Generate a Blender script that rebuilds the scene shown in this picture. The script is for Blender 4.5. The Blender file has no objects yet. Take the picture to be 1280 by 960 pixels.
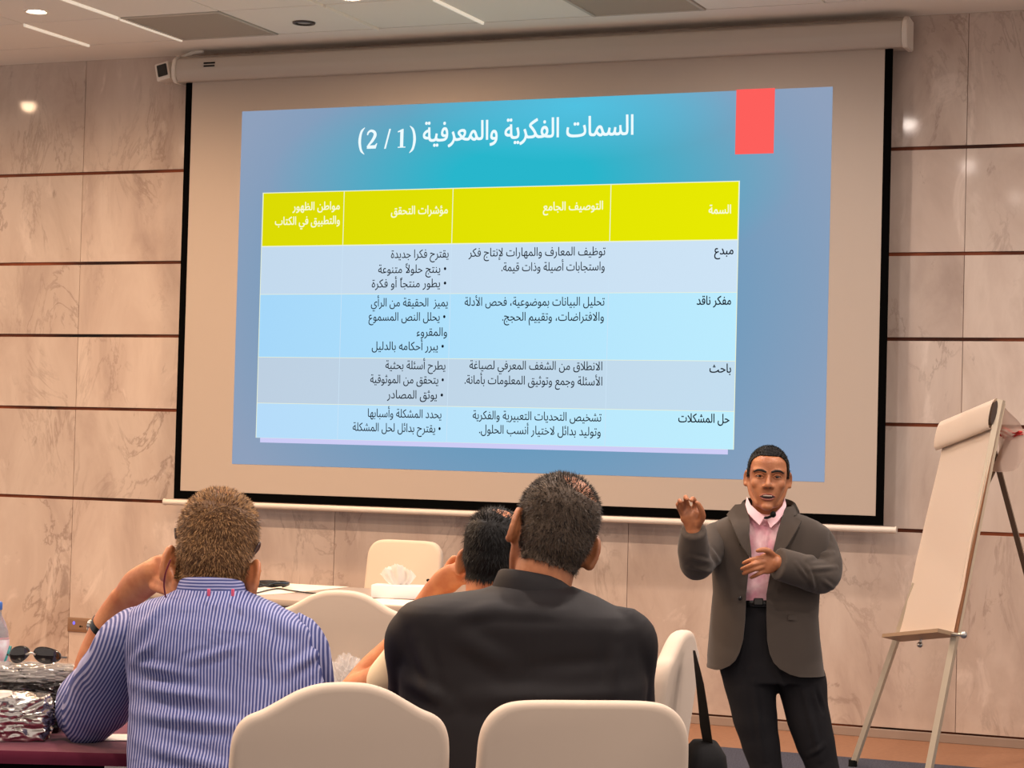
import bpy, bmesh, math, random
from math import sin, cos, pi, radians
from mathutils import Vector as Vec, Matrix, noise, geometry
from mathutils.bvhtree import BVHTree
random.seed(7)
SC = bpy.context.scene
COL = SC.collection

# ------------------------------------------------------------------ camera
CAM_Z, FPX = 1.42, 2684.9
YAW, PITCH, ROLL = .3967, .0289, .0254
WALL_Y = 10.7475          # front face of the marble wall
CEIL = 3.6486
def cam_dir(x, y, w=1.0):
    cr, sr = cos(ROLL), sin(ROLL)
    x, y = x*cr - y*sr, x*sr + y*cr
    cp, sp = cos(PITCH), sin(PITCH)
    a, b, c = x, w*cp - y*sp, w*sp + y*cp
    cy, sy = cos(YAW), sin(YAW)
    return Vec((a*cy - b*sy, a*sy + b*cy, c))
def ray(u, v): return cam_dir((u-640)/FPX, -(v-480)/FPX)
EYE = Vec((0, 0, CAM_Z))
def P(u, v, d): return EYE + ray(u, v)*d            # point at distance d along the view axis
def on_y(u, v, Y):
    r = ray(u, v); return EYE + r*(Y/r.y)
def on_z(u, v, Z):
    r = ray(u, v); return EYE + r*((Z-CAM_Z)/r.z)
cam = bpy.data.cameras.new('camera'); camo = bpy.data.objects.new('camera', cam); COL.objects.link(camo)
rt, up, fw = cam_dir(1, 0, 0), cam_dir(0, 1, 0), cam_dir(0, 0, 1)
M = Matrix.Identity(4)
for i in range(3):
    M[i][0], M[i][1], M[i][2], M[i][3] = rt[i], up[i], -fw[i], EYE[i]
camo.matrix_world = M
cam.sensor_width = 36; cam.lens = 36*FPX/1280; cam.clip_start = .05
cam.dof.use_dof = False
SC.camera = camo

# ------------------------------------------------------------------ light and view
SC.view_settings.view_transform = 'Standard'; SC.view_settings.look = 'None'
SC.view_settings.gamma = 1; SC.view_settings.use_curve_mapping = False
SC.view_settings.exposure = 0
SC.cycles.use_denoising = True
SC.cycles.sample_clamp_indirect = 6
W = bpy.data.worlds.new('room_air'); SC.world = W; W.use_nodes = True
W.node_tree.nodes['Background'].inputs[0].default_value = (1, .85, .77, 1)
W.node_tree.nodes['Background'].inputs[1].default_value = .76
LAMP_W = 158
LAMP_COL, LAMP_WARM = (1, .86, .77), (1, .66, .41)

# ------------------------------------------------------------------ helpers
def lin(r, g, b):
    f = lambda c: (c/255/12.92) if c/255 <= .04045 else ((c/255+.055)/1.055)**2.4
    return (f(r), f(g), f(b), 1)
def mat(name, col, rough=.6, metal=0, spec=.5, noise_amt=0, noise_scale=20, bump=0, bump_scale=60, sheen=0, alpha=1, trans=0, emit=None, es=1, coat=0, col2=None, stretch=None):
    m = bpy.data.materials.new(name); m.use_nodes = True
    nt = m.node_tree; b = nt.nodes['Principled BSDF']
    b.inputs['Base Color'].default_value = col
    b.inputs['Roughness'].default_value = rough
    b.inputs['Metallic'].default_value = metal
    b.inputs['Specular IOR Level'].default_value = spec
    b.inputs['Sheen Weight'].default_value = sheen
    b.inputs['Coat Weight'].default_value = coat
    b.inputs['Transmission Weight'].default_value = trans
    b.inputs['Alpha'].default_value = alpha
    if emit:
        b.inputs['Emission Color'].default_value = emit; b.inputs['Emission Strength'].default_value = es
    if noise_amt or bump or col2:
        tc = nt.nodes.new('ShaderNodeTexCoord')
        src = tc.outputs['Object']
        if stretch:
            mp = nt.nodes.new('ShaderNodeMapping'); mp.inputs['Scale'].default_value = stretch
            nt.links.new(src, mp.inputs[0]); src = mp.outputs[0]
    if noise_amt or col2:
        n = nt.nodes.new('ShaderNodeTexNoise'); n.inputs['Scale'].default_value = noise_scale; n.inputs['Detail'].default_value = 5
        nt.links.new(src, n.inputs['Vector'])
        mx = nt.nodes.new('ShaderNodeMix'); mx.data_type = 'RGBA'
        mx.inputs[6].default_value = col
        mx.inputs[7].default_value = col2 if col2 else tuple(c*(1-noise_amt) for c in col[:3])+(1,)
        rp = nt.nodes.new('ShaderNodeValToRGB'); rp.color_ramp.elements[0].position = .35; rp.color_ramp.elements[1].position = .65
        nt.links.new(n.outputs['Fac'], rp.inputs[0]); nt.links.new(rp.outputs[0], mx.inputs[0])
        nt.links.new(mx.outputs[2], b.inputs['Base Color'])
    if bump:
        n2 = nt.nodes.new('ShaderNodeTexNoise'); n2.inputs['Scale'].default_value = bump_scale; n2.inputs['Detail'].default_value = 4
        nt.links.new(src, n2.inputs['Vector'])
        bp = nt.nodes.new('ShaderNodeBump'); bp.inputs['Strength'].default_value = bump; bp.inputs['Distance'].default_value = .01
        nt.links.new(n2.outputs['Fac'], bp.inputs['Height']); nt.links.new(bp.outputs[0], b.inputs['Normal'])
    return m
def glow(name, col, s=1):
    return mat(name, (0, 0, 0, 1), rough=1, spec=0, emit=col, es=s)

def mesh_from(bm, name, smooth=None):
    bmesh.ops.recalc_face_normals(bm, faces=bm.faces)
    me = bpy.data.meshes.new(name); bm.to_mesh(me); bm.free()
    if smooth is not None and len(me.polygons):
        me.polygons.foreach_set('use_smooth', [True]*len(me.polygons))
        if smooth < 180: me.set_sharp_from_angle(angle=radians(smooth))
    return me
def link(name, me, material=None, parent=None, label=None):
    o = bpy.data.objects.new(name, me); COL.objects.link(o)
    if material: me.materials.append(material)
    if parent: o.parent = parent
    if label: o['label'] = label
    return o
def obj(name, bm, material, parent=None, smooth=40, label=None):
    return link(name, mesh_from(bm, name, smooth), material, parent, label)
def tag(o, label, cat, group=None):
    o['label'] = label; o['category'] = cat
    if group: o['group'] = group
    return o
def struct(o): o['kind'] = 'structure'; return o
def thing(name, label, cat, loc=(0, 0, 0), rz=0, group=None):
    o = bpy.data.objects.new(name, None); COL.objects.link(o); o.empty_display_size = .1
    o.location = loc; o.rotation_euler = (0, 0, rz)
    return tag(o, label, cat, group)
def box(bm, lo, hi, bev=0, seg=2, mtx=None):
    r = bmesh.ops.create_cube(bm, size=1)
    lo, hi = Vec(lo), Vec(hi)
    for v in r['verts']:
        v.co = Vec([(lo[i]+hi[i])/2 + v.co[i]*(hi[i]-lo[i]) for i in range(3)])
    vs = r['verts']
    if bev:
        es = list({e for v in vs for e in v.link_edges})
        rr = bmesh.ops.bevel(bm, geom=es, offset=bev, segments=seg, affect='EDGES', profile=.5)
        vs = list({v for f in rr['faces'] for v in f.verts} | {v for v in vs if v.is_valid})
    if mtx:
        for v in vs: v.co = mtx @ v.co
    return vs
def skin_rings(bm, rings, closed=True, caps=True):
    vr = [[bm.verts.new(p) for p in r] for r in rings]
    n = len(vr[0])
    for a, b in zip(vr, vr[1:]):
        for i in range(n if closed else n-1):
            j = (i+1) % n
            bm.faces.new((a[i], a[j], b[j], b[i]))
    if caps and closed:
        bm.faces.new(vr[0][::-1]); bm.faces.new(vr[-1])
    return vr
def catmull(pts, rad, k=6):
    pts = [Vec(p) for p in pts]; n = len(pts)
    rad = [r if isinstance(r, (tuple, list)) else (r, r) for r in rad]
    P2, R2 = [], []
    for i in range(n-1):
        p0, p1, p2, p3 = pts[max(i-1, 0)], pts[i], pts[i+1], pts[min(i+2, n-1)]
        for j in range(k):
            t = j/k
            P2.append(.5*((2*p1) + (p2-p0)*t + (2*p0-5*p1+4*p2-p3)*t*t + (3*p1-p0-3*p2+p3)*t**3))
            s = t*t*(3-2*t)
            R2.append((rad[i][0]*(1-s)+rad[i+1][0]*s, rad[i][1]*(1-s)+rad[i+1][1]*s))
    P2.append(pts[-1]); R2.append(rad[-1])
    return P2, R2
def tube(bm, pts, rad, n=16, k=6, side=None, round_caps=True):
    """tapered tube; rad entries r or (along side, across)"""
    if k > 1: pts, rad = catmull(pts, rad, k)
    else:
        pts = [Vec(p) for p in pts]; rad = [r if isinstance(r, (tuple, list)) else (r, r) for r in rad]
    tg = []
    for i in range(len(pts)):
        t = pts[min(i+1, len(pts)-1)] - pts[max(i-1, 0)]
        tg.append(t.normalized())
    if round_caps:
        for end in (0, 1):
            i = 0 if end == 0 else -1
            p, r, t = pts[i], rad[i], tg[i]*(-1 if end == 0 else 1)
            rr = min(r)
            for a in (.35, .65, .9, .995):
                np_ = p + t*rr*sin(a*pi/2); nr = (r[0]*cos(a*pi/2), r[1]*cos(a*pi/2))
                if end == 0: pts.insert(0, np_); rad.insert(0, nr); tg.insert(0, tg[0])
                else: pts.append(np_); rad.append(nr); tg.append(tg[-1])
    s = Vec(side) if side is not None else Vec((1, 0, 0)) if abs(tg[0].x) < .8 else Vec((0, 1, 0))
    rings = []
    for p, r, t in zip(pts, rad, tg):
        if side is not None: s = Vec(side)
        s = (s - t*s.dot(t))
        s = s.normalized() if s.length > 1e-6 else Vec((0, 0, 1)).cross(t).normalized()
        c = t.cross(s)
        rings.append([p + s*r[0]*cos(2*pi*i/n) + c*r[1]*sin(2*pi*i/n) for i in range(n)])
    skin_rings(bm, rings)
def ellipsoid(bm, c, r, mtx=None, u=24, v=16):
    res = bmesh.ops.create_uvsphere(bm, u_segments=u, v_segments=v, radius=1)
    for w in res['verts']:
        w.co = Vec((w.co.x*r[0], w.co.y*r[1], w.co.z*r[2]))
        if mtx: w.co = mtx @ w.co
        w.co += Vec(c)
    return res['verts']
def ring(c, rx, ry, n=40, p=2.3, a0=0, a1=2*pi, full=True):
    out = []
    m = n if full else n-1
    for i in range(n):
        a = a0 + (a1-a0)*i/m
        ca, sa = cos(a), sin(a)
        out.append(Vec(c) + Vec((math.copysign(abs(ca)**(2/p), ca)*rx, math.copysign(abs(sa)**(2/p), sa)*ry, 0)))
    return out
def fuse(bm, voxel, it=6, name='m', disp=None, fac=.5):
    """union of overlapping closed shells -> one continuous smooth surface"""
    me = mesh_from(bm, name)
    o = bpy.data.objects.new('tmp', me); COL.objects.link(o)
    md = o.modifiers.new('r', 'REMESH'); md.mode = 'VOXEL'; md.voxel_size = voxel
    if it:
        sm = o.modifiers.new('s', 'SMOOTH'); sm.factor = fac; sm.iterations = it
    dg = bpy.context.evaluated_depsgraph_get(); dg.update()
    out = bpy.data.meshes.new_from_object(o.evaluated_get(dg))
    bpy.data.objects.remove(o); bpy.data.meshes.remove(me)
    if disp:
        ns = [v.normal.copy() for v in out.vertices]
        for v, n in zip(out.vertices, ns): v.co = v.co + n*disp(v.co, n)
    out.polygons.foreach_set('use_smooth', [True]*len(out.polygons))
    out.name = name
    return out
def prism(bm, pts, lo, hi, axis='y'):
    def mk(p, h):
        return {'y': (p[0], h, p[1]), 'z': (p[0], p[1], h), 'x': (h, p[0], p[1])}[axis]
    a = [bm.verts.new(mk(p, lo)) for p in pts]; b = [bm.verts.new(mk(p, hi)) for p in pts]
    bm.faces.new(a); bm.faces.new(b[::-1])
    for i in range(len(pts)):
        j = (i+1) % len(pts); bm.faces.new((a[i], b[i], b[j], a[j]))
    return a+b
def quad(bm, pts):
    return bm.faces.new([bm.verts.new(p) for p in pts])
def cyl(bm, c0, c1, r, n=20):
    tube(bm, [c0, c1], [r, r], n=n, k=1, round_caps=False)

# ------------------------------------------------------------------ materials of the room
def marble(name):
    m = bpy.data.materials.new(name); m.use_nodes = True
    nt = m.node_tree; N = nt.nodes; L = nt.links; b = N['Principled BSDF']
    tc = N.new('ShaderNodeTexCoord'); at = N.new('ShaderNodeAttribute'); at.attribute_name = 'panel'
    off = N.new('ShaderNodeVectorMath'); off.operation = 'SCALE'; off.inputs[0].default_value = (7.3, 3.1, 5.7)
    L.new(at.outputs['Fac'], off.inputs['Scale'])
    add = N.new('ShaderNodeVectorMath'); L.new(tc.outputs['Object'], add.inputs[0]); L.new(off.outputs[0], add.inputs[1])
    mp = N.new('ShaderNodeMapping'); mp.inputs['Rotation'].default_value = (0, radians(33), 0); mp.inputs['Scale'].default_value = (1.55, 1, .75)
    L.new(add.outputs[0], mp.inputs[0])
    def nz(scale, detail, dist, rough=.6):
        n = N.new('ShaderNodeTexNoise'); n.inputs['Scale'].default_value = scale; n.inputs['Detail'].default_value = detail
        n.inputs['Distortion'].default_value = dist; n.inputs['Roughness'].default_value = rough
        L.new(mp.outputs[0], n.inputs['Vector']); return n
    def ramp(src, stops):
        r = N.new('ShaderNodeValToRGB'); e = r.color_ramp.elements
        e[0].position, e[0].color = stops[0]; e[1].position, e[1].color = stops[-1]
        for p, c in stops[1:-1]:
            x = e.new(p); x.color = c
        L.new(src, r.inputs[0]); return r
    big = nz(1.3, 6, .7)
    base = ramp(big.outputs['Fac'], [(.28, lin(166, 146, 134)), (.47, lin(192, 173, 160)), (.60, lin(203, 186, 173)), (.75, lin(184, 165, 151))])
    vein = nz(1.7, 9, 1.6, .62)
    vm = ramp(vein.outputs['Fac'], [(.465, (0, 0, 0, 1)), (.495, (.52, .52, .52, 1)), (.52, (0, 0, 0, 1))])
    msk = nz(1.1, 3, .2); mm = ramp(msk.outputs['Fac'], [(.46, (0, 0, 0, 1)), (.66, (1, 1, 1, 1))])
    mu = N.new('ShaderNodeMath'); mu.operation = 'MULTIPLY'; L.new(vm.outputs[0], mu.inputs[0]); L.new(mm.outputs[0], mu.inputs[1])
    m1 = N.new('ShaderNodeMix'); m1.data_type = 'RGBA'; L.new(mu.outputs[0], m1.inputs[0]); L.new(base.outputs[0], m1.inputs[6]); m1.inputs[7].default_value = lin(120, 98, 86)
    sp = nz(7, 6, .4, .7); sm = ramp(sp.outputs['Fac'], [(.64, (0, 0, 0, 1)), (.74, (.55, .55, .55, 1))])
    m2 = N.new('ShaderNodeMix'); m2.data_type = 'RGBA'; L.new(sm.outputs[0], m2.inputs[0]); L.new(m1.outputs[2], m2.inputs[6]); m2.inputs[7].default_value = lin(128, 110, 98)
    wv = nz(2.2, 7, 1.2); wm = ramp(wv.outputs['Fac'], [(.60, (0, 0, 0, 1)), (.68, (.45, .45, .45, 1)), (.76, (0, 0, 0, 1))])
    m3 = N.new('ShaderNodeMix'); m3.data_type = 'RGBA'; L.new(wm.outputs[0], m3.inputs[0]); L.new(m2.outputs[2], m3.inputs[6]); m3.inputs[7].default_value = lin(226, 210, 198)
    # small tone shift from slab to slab
    hs = N.new('ShaderNodeHueSaturation')
    ma = N.new('ShaderNodeMath'); ma.operation = 'MULTIPLY_ADD'; ma.inputs[1].default_value = .12; ma.inputs[2].default_value = .94
    fr = N.new('ShaderNodeMath'); fr.operation = 'FRACT'
    m7 = N.new('ShaderNodeMath'); m7.operation = 'MULTIPLY'; m7.inputs[1].default_value = 7.77
    L.new(at.outputs['Fac'], m7.inputs[0]); L.new(m7.outputs[0], fr.inputs[0]); L.new(fr.outputs[0], ma.inputs[0]); L.new(ma.outputs[0], hs.inputs['Value'])
    L.new(m3.outputs[2], hs.inputs['Color']); L.new(hs.outputs[0], b.inputs['Base Color'])
    b.inputs['Roughness'].default_value = .07; b.inputs['Specular IOR Level'].default_value = .40
    return m
MARBLE = marble('polished_marble')
GROOVE = mat('copper_groove', (.002, .0015, .0015, 1), rough=.5, spec=.15, col2=lin(128, 66, 40), noise_scale=1.7, noise_amt=.1, stretch=(1, 1, 3))  # copper patches on black paint in the metal strip's broken reflections
CEILM = mat('ceiling_paint', lin(246, 238, 226), rough=.8)
VOID = mat('ceiling_gap', lin(60, 52, 46), rough=.9)
TRIM = mat('white_trim', lin(250, 240, 225), rough=.5)
GLOW_TRIM = mat('trim_added_glow', lin(250, 240, 225), rough=.5, emit=(1, .86, .70, 1), es=.42)  # plain trim, no lamp; added emission makes the tile edges look lit
CARPET = mat('carpet', lin(98, 99, 112), rough=1, spec=.1, col2=lin(62, 63, 74), noise_scale=160, noise_amt=.3, bump=.6, bump_scale=300)
BORDER = mat('carpet_border', lin(158, 116, 90), rough=.7, spec=.2, noise_amt=.12, noise_scale=40)
WHITE_P = mat('white_plastic', lin(222, 212, 200), rough=.35)
GREY_ENAMEL = mat('grey_enamel', lin(188, 176, 164), rough=.4)
BLACK = mat('matte_black', (.002, .002, .002, 1), rough=.7, spec=.2)
BLACK_G = mat('gloss_black', (.006, .006, .006, 1), rough=.2)
STEEL = mat('brushed_steel', (.6, .58, .55, 1), rough=.3, metal=1)
COVER = mat('stretch_cover', lin(218, 198, 178), rough=.75, spec=.25, sheen=.15, bump=.05, bump_scale=900)
WOOD_W = mat('pale_laminate', lin(176, 158, 142), rough=.35)
PAPER = mat('white_paper', lin(238, 226, 212), rough=.7, spec=.2)

# ------------------------------------------------------------------ room shell
def build_wall():
    bm = bmesh.new(); lay = bm.faces.layers.float.new('panel')
    zs = [(.045, 1.046), (1.046, 1.578), (1.578, 2.0095), (2.0095, 2.4393), (2.4393, 2.9749), (2.9749, CEIL)]
    xs = [-2.0687 + 1.7444*k for k in range(-5, 4)]
    pid = 0
    for x0, x1 in zip(xs, xs[1:]):
        for j, (z0, z1) in enumerate(zs):
            vs = box(bm, (x0+.0012, WALL_Y, z0+.009), (x1-.0012, WALL_Y+.02, z1-.009 if j < 5 else z1), .0015, 1)
            pid += 1
            for f in {f for v in vs for f in v.link_faces}: f[lay] = (pid*37 % 101)/10
    return struct(obj('wall_back', bm, MARBLE, smooth=None))
build_wall()
bm = bmesh.new(); box(bm, (-11, WALL_Y+.0065, 0), (3.2, WALL_Y+.2, CEIL)); gw = struct(obj('wall_back_core', bm, GROOVE, smooth=None))
bm = bmesh.new(); box(bm, (-11, WALL_Y-.012, 0), (3.2, WALL_Y+.0065, .045), .003); struct(obj('baseboard_back', bm, mat('base_stone', lin(150, 130, 116), rough=.4), smooth=None))
bm = bmesh.new(); box(bm, (-11, -1.5, -.1), (3.2, 9.98, 0)); struct(obj('floor', bm, CARPET, smooth=None))
bm = bmesh.new(); box(bm, (-11, 9.98, -.1), (3.2, WALL_Y+.2, 0)); struct(obj('floor_border', bm, BORDER, smooth=None))
GX = [-6.989 + .6135*k for k in range(-6, 16)]
GY = [10.318 - .6435*k for k in range(0, 19)]
VENTS = {(GX.index(x), j) for x, j in ((GX[7], 0), (GX[11], 0))}
def build_ceiling():
    bm = bmesh.new()
    for i in range(len(GX)-1):
        for j in range(len(GY)-1):
            if (i, j) in VENTS: continue
            box(bm, (GX[i]+.004, GY[j+1]+.006, CEIL), (GX[i+1]-.005, GY[j]-.006, CEIL+.02), .002, 1)
    box(bm, (-11, GY[0]+.004, CEIL), (3.2, WALL_Y+.2, CEIL+.02))
    struct(obj('ceiling', bm, CEILM, smooth=None))
    bm = bmesh.new(); box(bm, (-11, -1.5, CEIL+.021), (3.2, WALL_Y+.2, CEIL+.1)); struct(obj('ceiling_deck', bm, VOID, smooth=None))
build_ceiling()
n = 0
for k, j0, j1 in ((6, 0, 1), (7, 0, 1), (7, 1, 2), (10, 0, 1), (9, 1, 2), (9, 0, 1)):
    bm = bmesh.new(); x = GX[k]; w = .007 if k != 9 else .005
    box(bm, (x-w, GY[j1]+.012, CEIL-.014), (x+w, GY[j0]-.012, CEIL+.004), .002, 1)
    n += 1; struct(obj('trim_%d' % n, bm, TRIM if k == 9 else GLOW_TRIM, smooth=None))

# ------------------------------------------------------------------ ceiling fittings
def vent(i, j, label):
    t = thing('ceiling_vent', label, 'vent', ((GX[i]+GX[i+1])/2, (GY[j]+GY[j+1])/2, CEIL), 0, 'grey square ceiling vents')
    bm = bmesh.new(); w, d = .3035, .318
    for lo, hi in (((-w, -d, -.006), (-w+.02, d, .015)), ((w-.02, -d, -.006), (w, d, .015)), ((-w+.02, -d, -.006), (w-.02, -d+.02, .015)), ((-w+.02, d-.02, -.006), (w-.02, d, .015))):
        box(bm, lo, hi, .002, 1)
    obj('frame', bm, mat('vent_frame', lin(200, 190, 176), rough=.5), t)
    bm = bmesh.new(); box(bm, (-w+.02, -d+.02, .006), (w-.02, d-.02, .015))
    for k in range(40):
        y = -d+.028 + k*(2*d-.056)/39
        box(bm, (-w+.02, y-.003, -.002), (w-.02, y+.003, .006))
    obj('grille', bm, mat('vent_grille', lin(196, 184, 168), rough=.6), t)
vent(7, 0, 'grey square ceiling vent left of the round ceiling speaker')
vent(11, 0, 'grey square ceiling vent above the middle of the screen casing')
def downlight(x, y, label, lamp=True, r=.052):
    t = thing('ceiling_downlight', label, 'ceiling light', (x, y, CEIL), 0, 'recessed ceiling downlights')
    bm = bmesh.new()
    prof = [(r+.016, 0), (r+.014, -.006), (r+.003, -.007), (r, -.004), (r-.004, .010)]
    skin_rings(bm, [[Vec((a*cos(2*pi*i/32), a*sin(2*pi*i/32), z)) for i in range(32)] for a, z in prof], caps=False)
    obj('trim_ring', bm, TRIM, t)
    bm = bmesh.new(); ellipsoid(bm, (0, 0, .004), (r-.003, r-.003, .010), u=24, v=10)
    obj('lens', bm, GLOWLAMP, t)
    L = bpy.data.lights.new('downlight_beam', 'SPOT'); L.energy = LAMP_W*(1.28 if x < -4.2 else .74)*(.62 if y > 9 else 1.08); L.color = LAMP_WARM if x < -4.2 else LAMP_COL; L.shadow_soft_size = .045
    L.spot_size = radians(172); L.spot_blend = .82
    lo = bpy.data.objects.new('downlight_beam', L); COL.objects.link(lo); lo.parent = t; lo.location = (0, 0, -.02)
GLOWLAMP = glow('lamp_lens', (1, .80, .62, 1), 20)
downlight(-6.709, 9.40, 'lit downlight in the ceiling at the far left of the photo')
downlight(-4.93, 9.55, 'lit downlight at the photo top edge left of centre')
for x in (-8.6, -6.709, -4.93, -3.1, -1.3, .5):
    for y in (9.5, 7.4, 5.3, 3.2):
        if y == 9.5 and x in (-6.709, -4.93): continue
        downlight(x, y, 'recessed ceiling downlight outside the photo over the room')
t = thing('ceiling_speaker', 'small round dark-rimmed ceiling speaker beside the left vent', 'speaker', (-5.468, 10.057, CEIL))
bm = bmesh.new()
skin_rings(bm, [[Vec((a*cos(2*pi*i/32), a*sin(2*pi*i/32), z)) for i in range(32)] for a, z in [(.062, .0), (.060, -.008), (.046, -.010), (.043, -.004), (.040, .006)]], caps=False)
obj('rim', bm, mat('speaker_rim', lin(70, 60, 54), rough=.3, metal=.6), t)
bm = bmesh.new(); ellipsoid(bm, (0, 0, .0), (.041, .041, .006)); obj('cover', bm, mat('speaker_cover', lin(170, 160, 150), rough=.5), t)

# ------------------------------------------------------------------ projection screen
SY = 10.617
scr = thing('projection_screen', 'large roll-down projection screen with grey casing showing a blue Arabic slide', 'projection screen', (-4.475, WALL_Y, 0))
SO = Vec((-4.475, WALL_Y, 0))
def sl(x, y, z): return Vec((x, y, z)) - SO
def casing_profile():
    return [(SY+.075, 3.462), (SY+.075, 3.600), (SY-.02, 3.612), (SY-.062, 3.585), (SY-.075, 3.54), (SY-.068, 3.485), (SY-.045, 3.462)]
bm = bmesh.new(); prism(bm, [(y-SO.y, z) for y, z in casing_profile()], -6.56-SO.x, -2.362-SO.x, 'x')
bmesh.ops.bevel(bm, geom=bm.edges[:], offset=.004, segments=2, affect='EDGES')
obj('casing', bm, GREY_ENAMEL, scr)
for x0, x1 in ((-6.585, -6.558), (-2.364, -2.335)):
    bm = bmesh.new()
    cy_, cz_ = SY, 3.535
    prism(bm, [((y-cy_)*1.06+cy_-SO.y, (z-cz_)*1.08+cz_) for y, z in casing_profile()], x0-SO.x, x1-SO.x, 'x')
    bmesh.ops.bevel(bm, geom=bm.edges[:], offset=.004, segments=2, affect='EDGES')
    obj('end_cap', bm, WHITE_P, scr)
bm = bmesh.new(); box(bm, (-.046, -.05, -.052), (.046, .05, .052), .008, 2, Matrix.Translation(sl(-6.655, SY-.01, 3.525)) @ Matrix.Rotation(radians(-12), 4, 'Y'))
pb = obj('power_box', bm, WHITE_P, scr)
bm = bmesh.new(); box(bm, (-.03, -.058, -.034), (.034, -.048, .034), .003, 1, Matrix.Translation(sl(-6.655, SY-.01, 3.530)) @ Matrix.Rotation(radians(-12), 4, 'Y'))
obj('receiver_window', bm, BLACK_G, pb)
bm = bmesh.new(); tube(bm, [sl(-6.56, SY, 3.61), sl(-6.50, SY+.01, 3.635), sl(-6.44, SY+.02, CEIL-.004)], [.012]*3); obj('bracket', bm, WHITE_P, scr)
bm = bmesh.new()
for z in (3.552, 3.535): box(bm, sl(-6.37, SY-.0785, z), sl(-6.30, SY-.066, z+.008))
obj('badge', bm, BLACK, scr)
# fabric and black border
bm = bmesh.new(); box(bm, sl(-6.4865, SY-.0005, 1.118), sl(-2.461, SY+.0015, 3.47))
obj('fabric', bm, mat('screen_fabric', lin(186, 172, 160), rough=.85, spec=.15), scr)
bm = bmesh.new()
for x0, x1, z0, z1 in ((-6.529, -6.4865, 1.071, 3.47), (-2.461, -2.420, 1.071, 3.47), (-6.4865, -2.461, 1.071, 1.118)):
    box(bm, sl(x0, SY-.0008, z0), sl(x1, SY+.0018, z1))
obj('black_border', bm, mat('border_black', (.0012, .0012, .0012, 1), rough=.95, spec=.05), scr)
bm = bmesh.new(); cyl(bm, sl(-6.588, SY, 1.050), sl(-2.357, SY, 1.050), .0165, 20)
bb = obj('bottom_bar', bm, WHITE_P, scr)
for x in (-6.592, -2.361):
    bm = bmesh.new(); cyl(bm, sl(x, SY, 1.050), sl(x+.008, SY, 1.050), .0195, 20); obj('bar_cap', bm, WHITE_P, bb)

# the projected slide
def slide_bg():
    m = bpy.data.materials.new('slide_background'); m.use_nodes = True
    nt = m.node_tree; N, L = nt.nodes, nt.links; b = N['Principled BSDF']
    b.inputs['Base Color'].default_value = (0, 0, 0, 1); b.inputs['Specular IOR Level'].default_value = 0; b.inputs['Roughness'].default_value = 1
    tc = N.new('ShaderNodeTexCoord')
    def blob_(cx, cz, sx, sz):
        mp = N.new('ShaderNodeMapping'); mp.inputs['Location'].default_value = (-cx/sx, 0, -cz/sz); mp.inputs['Scale'].default_value = (1/sx, 0, 1/sz)
        L.new(tc.outputs['Object'], mp.inputs[0])
        g = N.new('ShaderNodeTexGradient'); g.gradient_type = 'SPHERICAL'; L.new(mp.outputs[0], g.inputs[0])
        return g
    def over(prev, g, col, amt):
        mu = N.new('ShaderNodeMath'); mu.operation = 'MULTIPLY'; mu.inputs[1].default_value = amt; L.new(g.outputs['Fac'], mu.inputs[0])
        mx = N.new('ShaderNodeMix'); mx.data_type = 'RGBA'; L.new(mu.outputs[0], mx.inputs[0]); mx.inputs[7].default_value = col
        if isinstance(prev, tuple): mx.inputs[6].default_value = prev
        else: L.new(prev, mx.inputs[6])
        return mx.outputs[2]
    c = lin(142, 160, 188)
    c = over(c, blob_(.05, 2.28, 1.95, 1.7), lin(98, 154, 190), 1.7)
    c = over(c, blob_(.05, 2.86, 1.55, .62), lin(40, 182, 204), 1.35)
    c = over(c, blob_(.35, 3.24, 1.0, .30), lin(80, 196, 228), .9)
    L.new(c, b.inputs['Emission Color']); b.inputs['Emission Strength'].default_value = 1
    return m
def panel(bm, x0, x1, z0, z1, y):
    return quad(bm, [sl(x0, y, z0), sl(x1, y, z0), sl(x1, y, z1), sl(x0, y, z1)])
bm = bmesh.new(); panel(bm, -6.153, -2.725, 1.279, 3.283, SY-.0015)
slide = obj('slide', bm, slide_bg(), scr, smooth=None)
def spart(name, rects, col, y, s=1):
    bm = bmesh.new()
    for r in rects: panel(bm, *r, y)
    return obj(name, bm, glow(name, col, s), slide, smooth=None)
spart('red_tab', [(-3.2325, -3.0270, 2.9525, 3.2885)], lin(253, 96, 92), SY-.0025)
TX = [-6.0, -5.487, -4.823, -3.909, -3.207]
TZ = [2.8115, 2.510, 2.240, 1.886, 1.627, 1.431]
spart('table_shadow', [(-5.975, -3.235, 1.405, 1.431)], lin(206, 205, 246), SY-.0022)
spart('table_backing', [(-6.004, -3.203, 1.431, 2.816)], lin(238, 244, 214), SY-.0024)
g = .0035
def grad_cells(name, rects, c0, c1):
    m = glow(name, c0); nt = m.node_tree; b = nt.nodes['Principled BSDF']
    tc = nt.nodes.new('ShaderNodeTexCoord'); sx = nt.nodes.new('ShaderNodeSeparateXYZ'); mr = nt.nodes.new('ShaderNodeMapRange')
    mr.inputs[1].default_value = -1.5; mr.inputs[2].default_value = 1.3
    mx = nt.nodes.new('ShaderNodeMix'); mx.data_type = 'RGBA'; mx.inputs[6].default_value = c0; mx.inputs[7].default_value = c1
    nt.links.new(tc.outputs['Object'], sx.inputs[0]); nt.links.new(sx.outputs[0], mr.inputs[0]); nt.links.new(mr.outputs[0], mx.inputs[0]); nt.links.new(mx.outputs[2], b.inputs['Emission Color'])
    bm = bmesh.new()
    for r in rects: panel(bm, *r, SY-.0026)
    obj(name, bm, m, slide, smooth=None)
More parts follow.
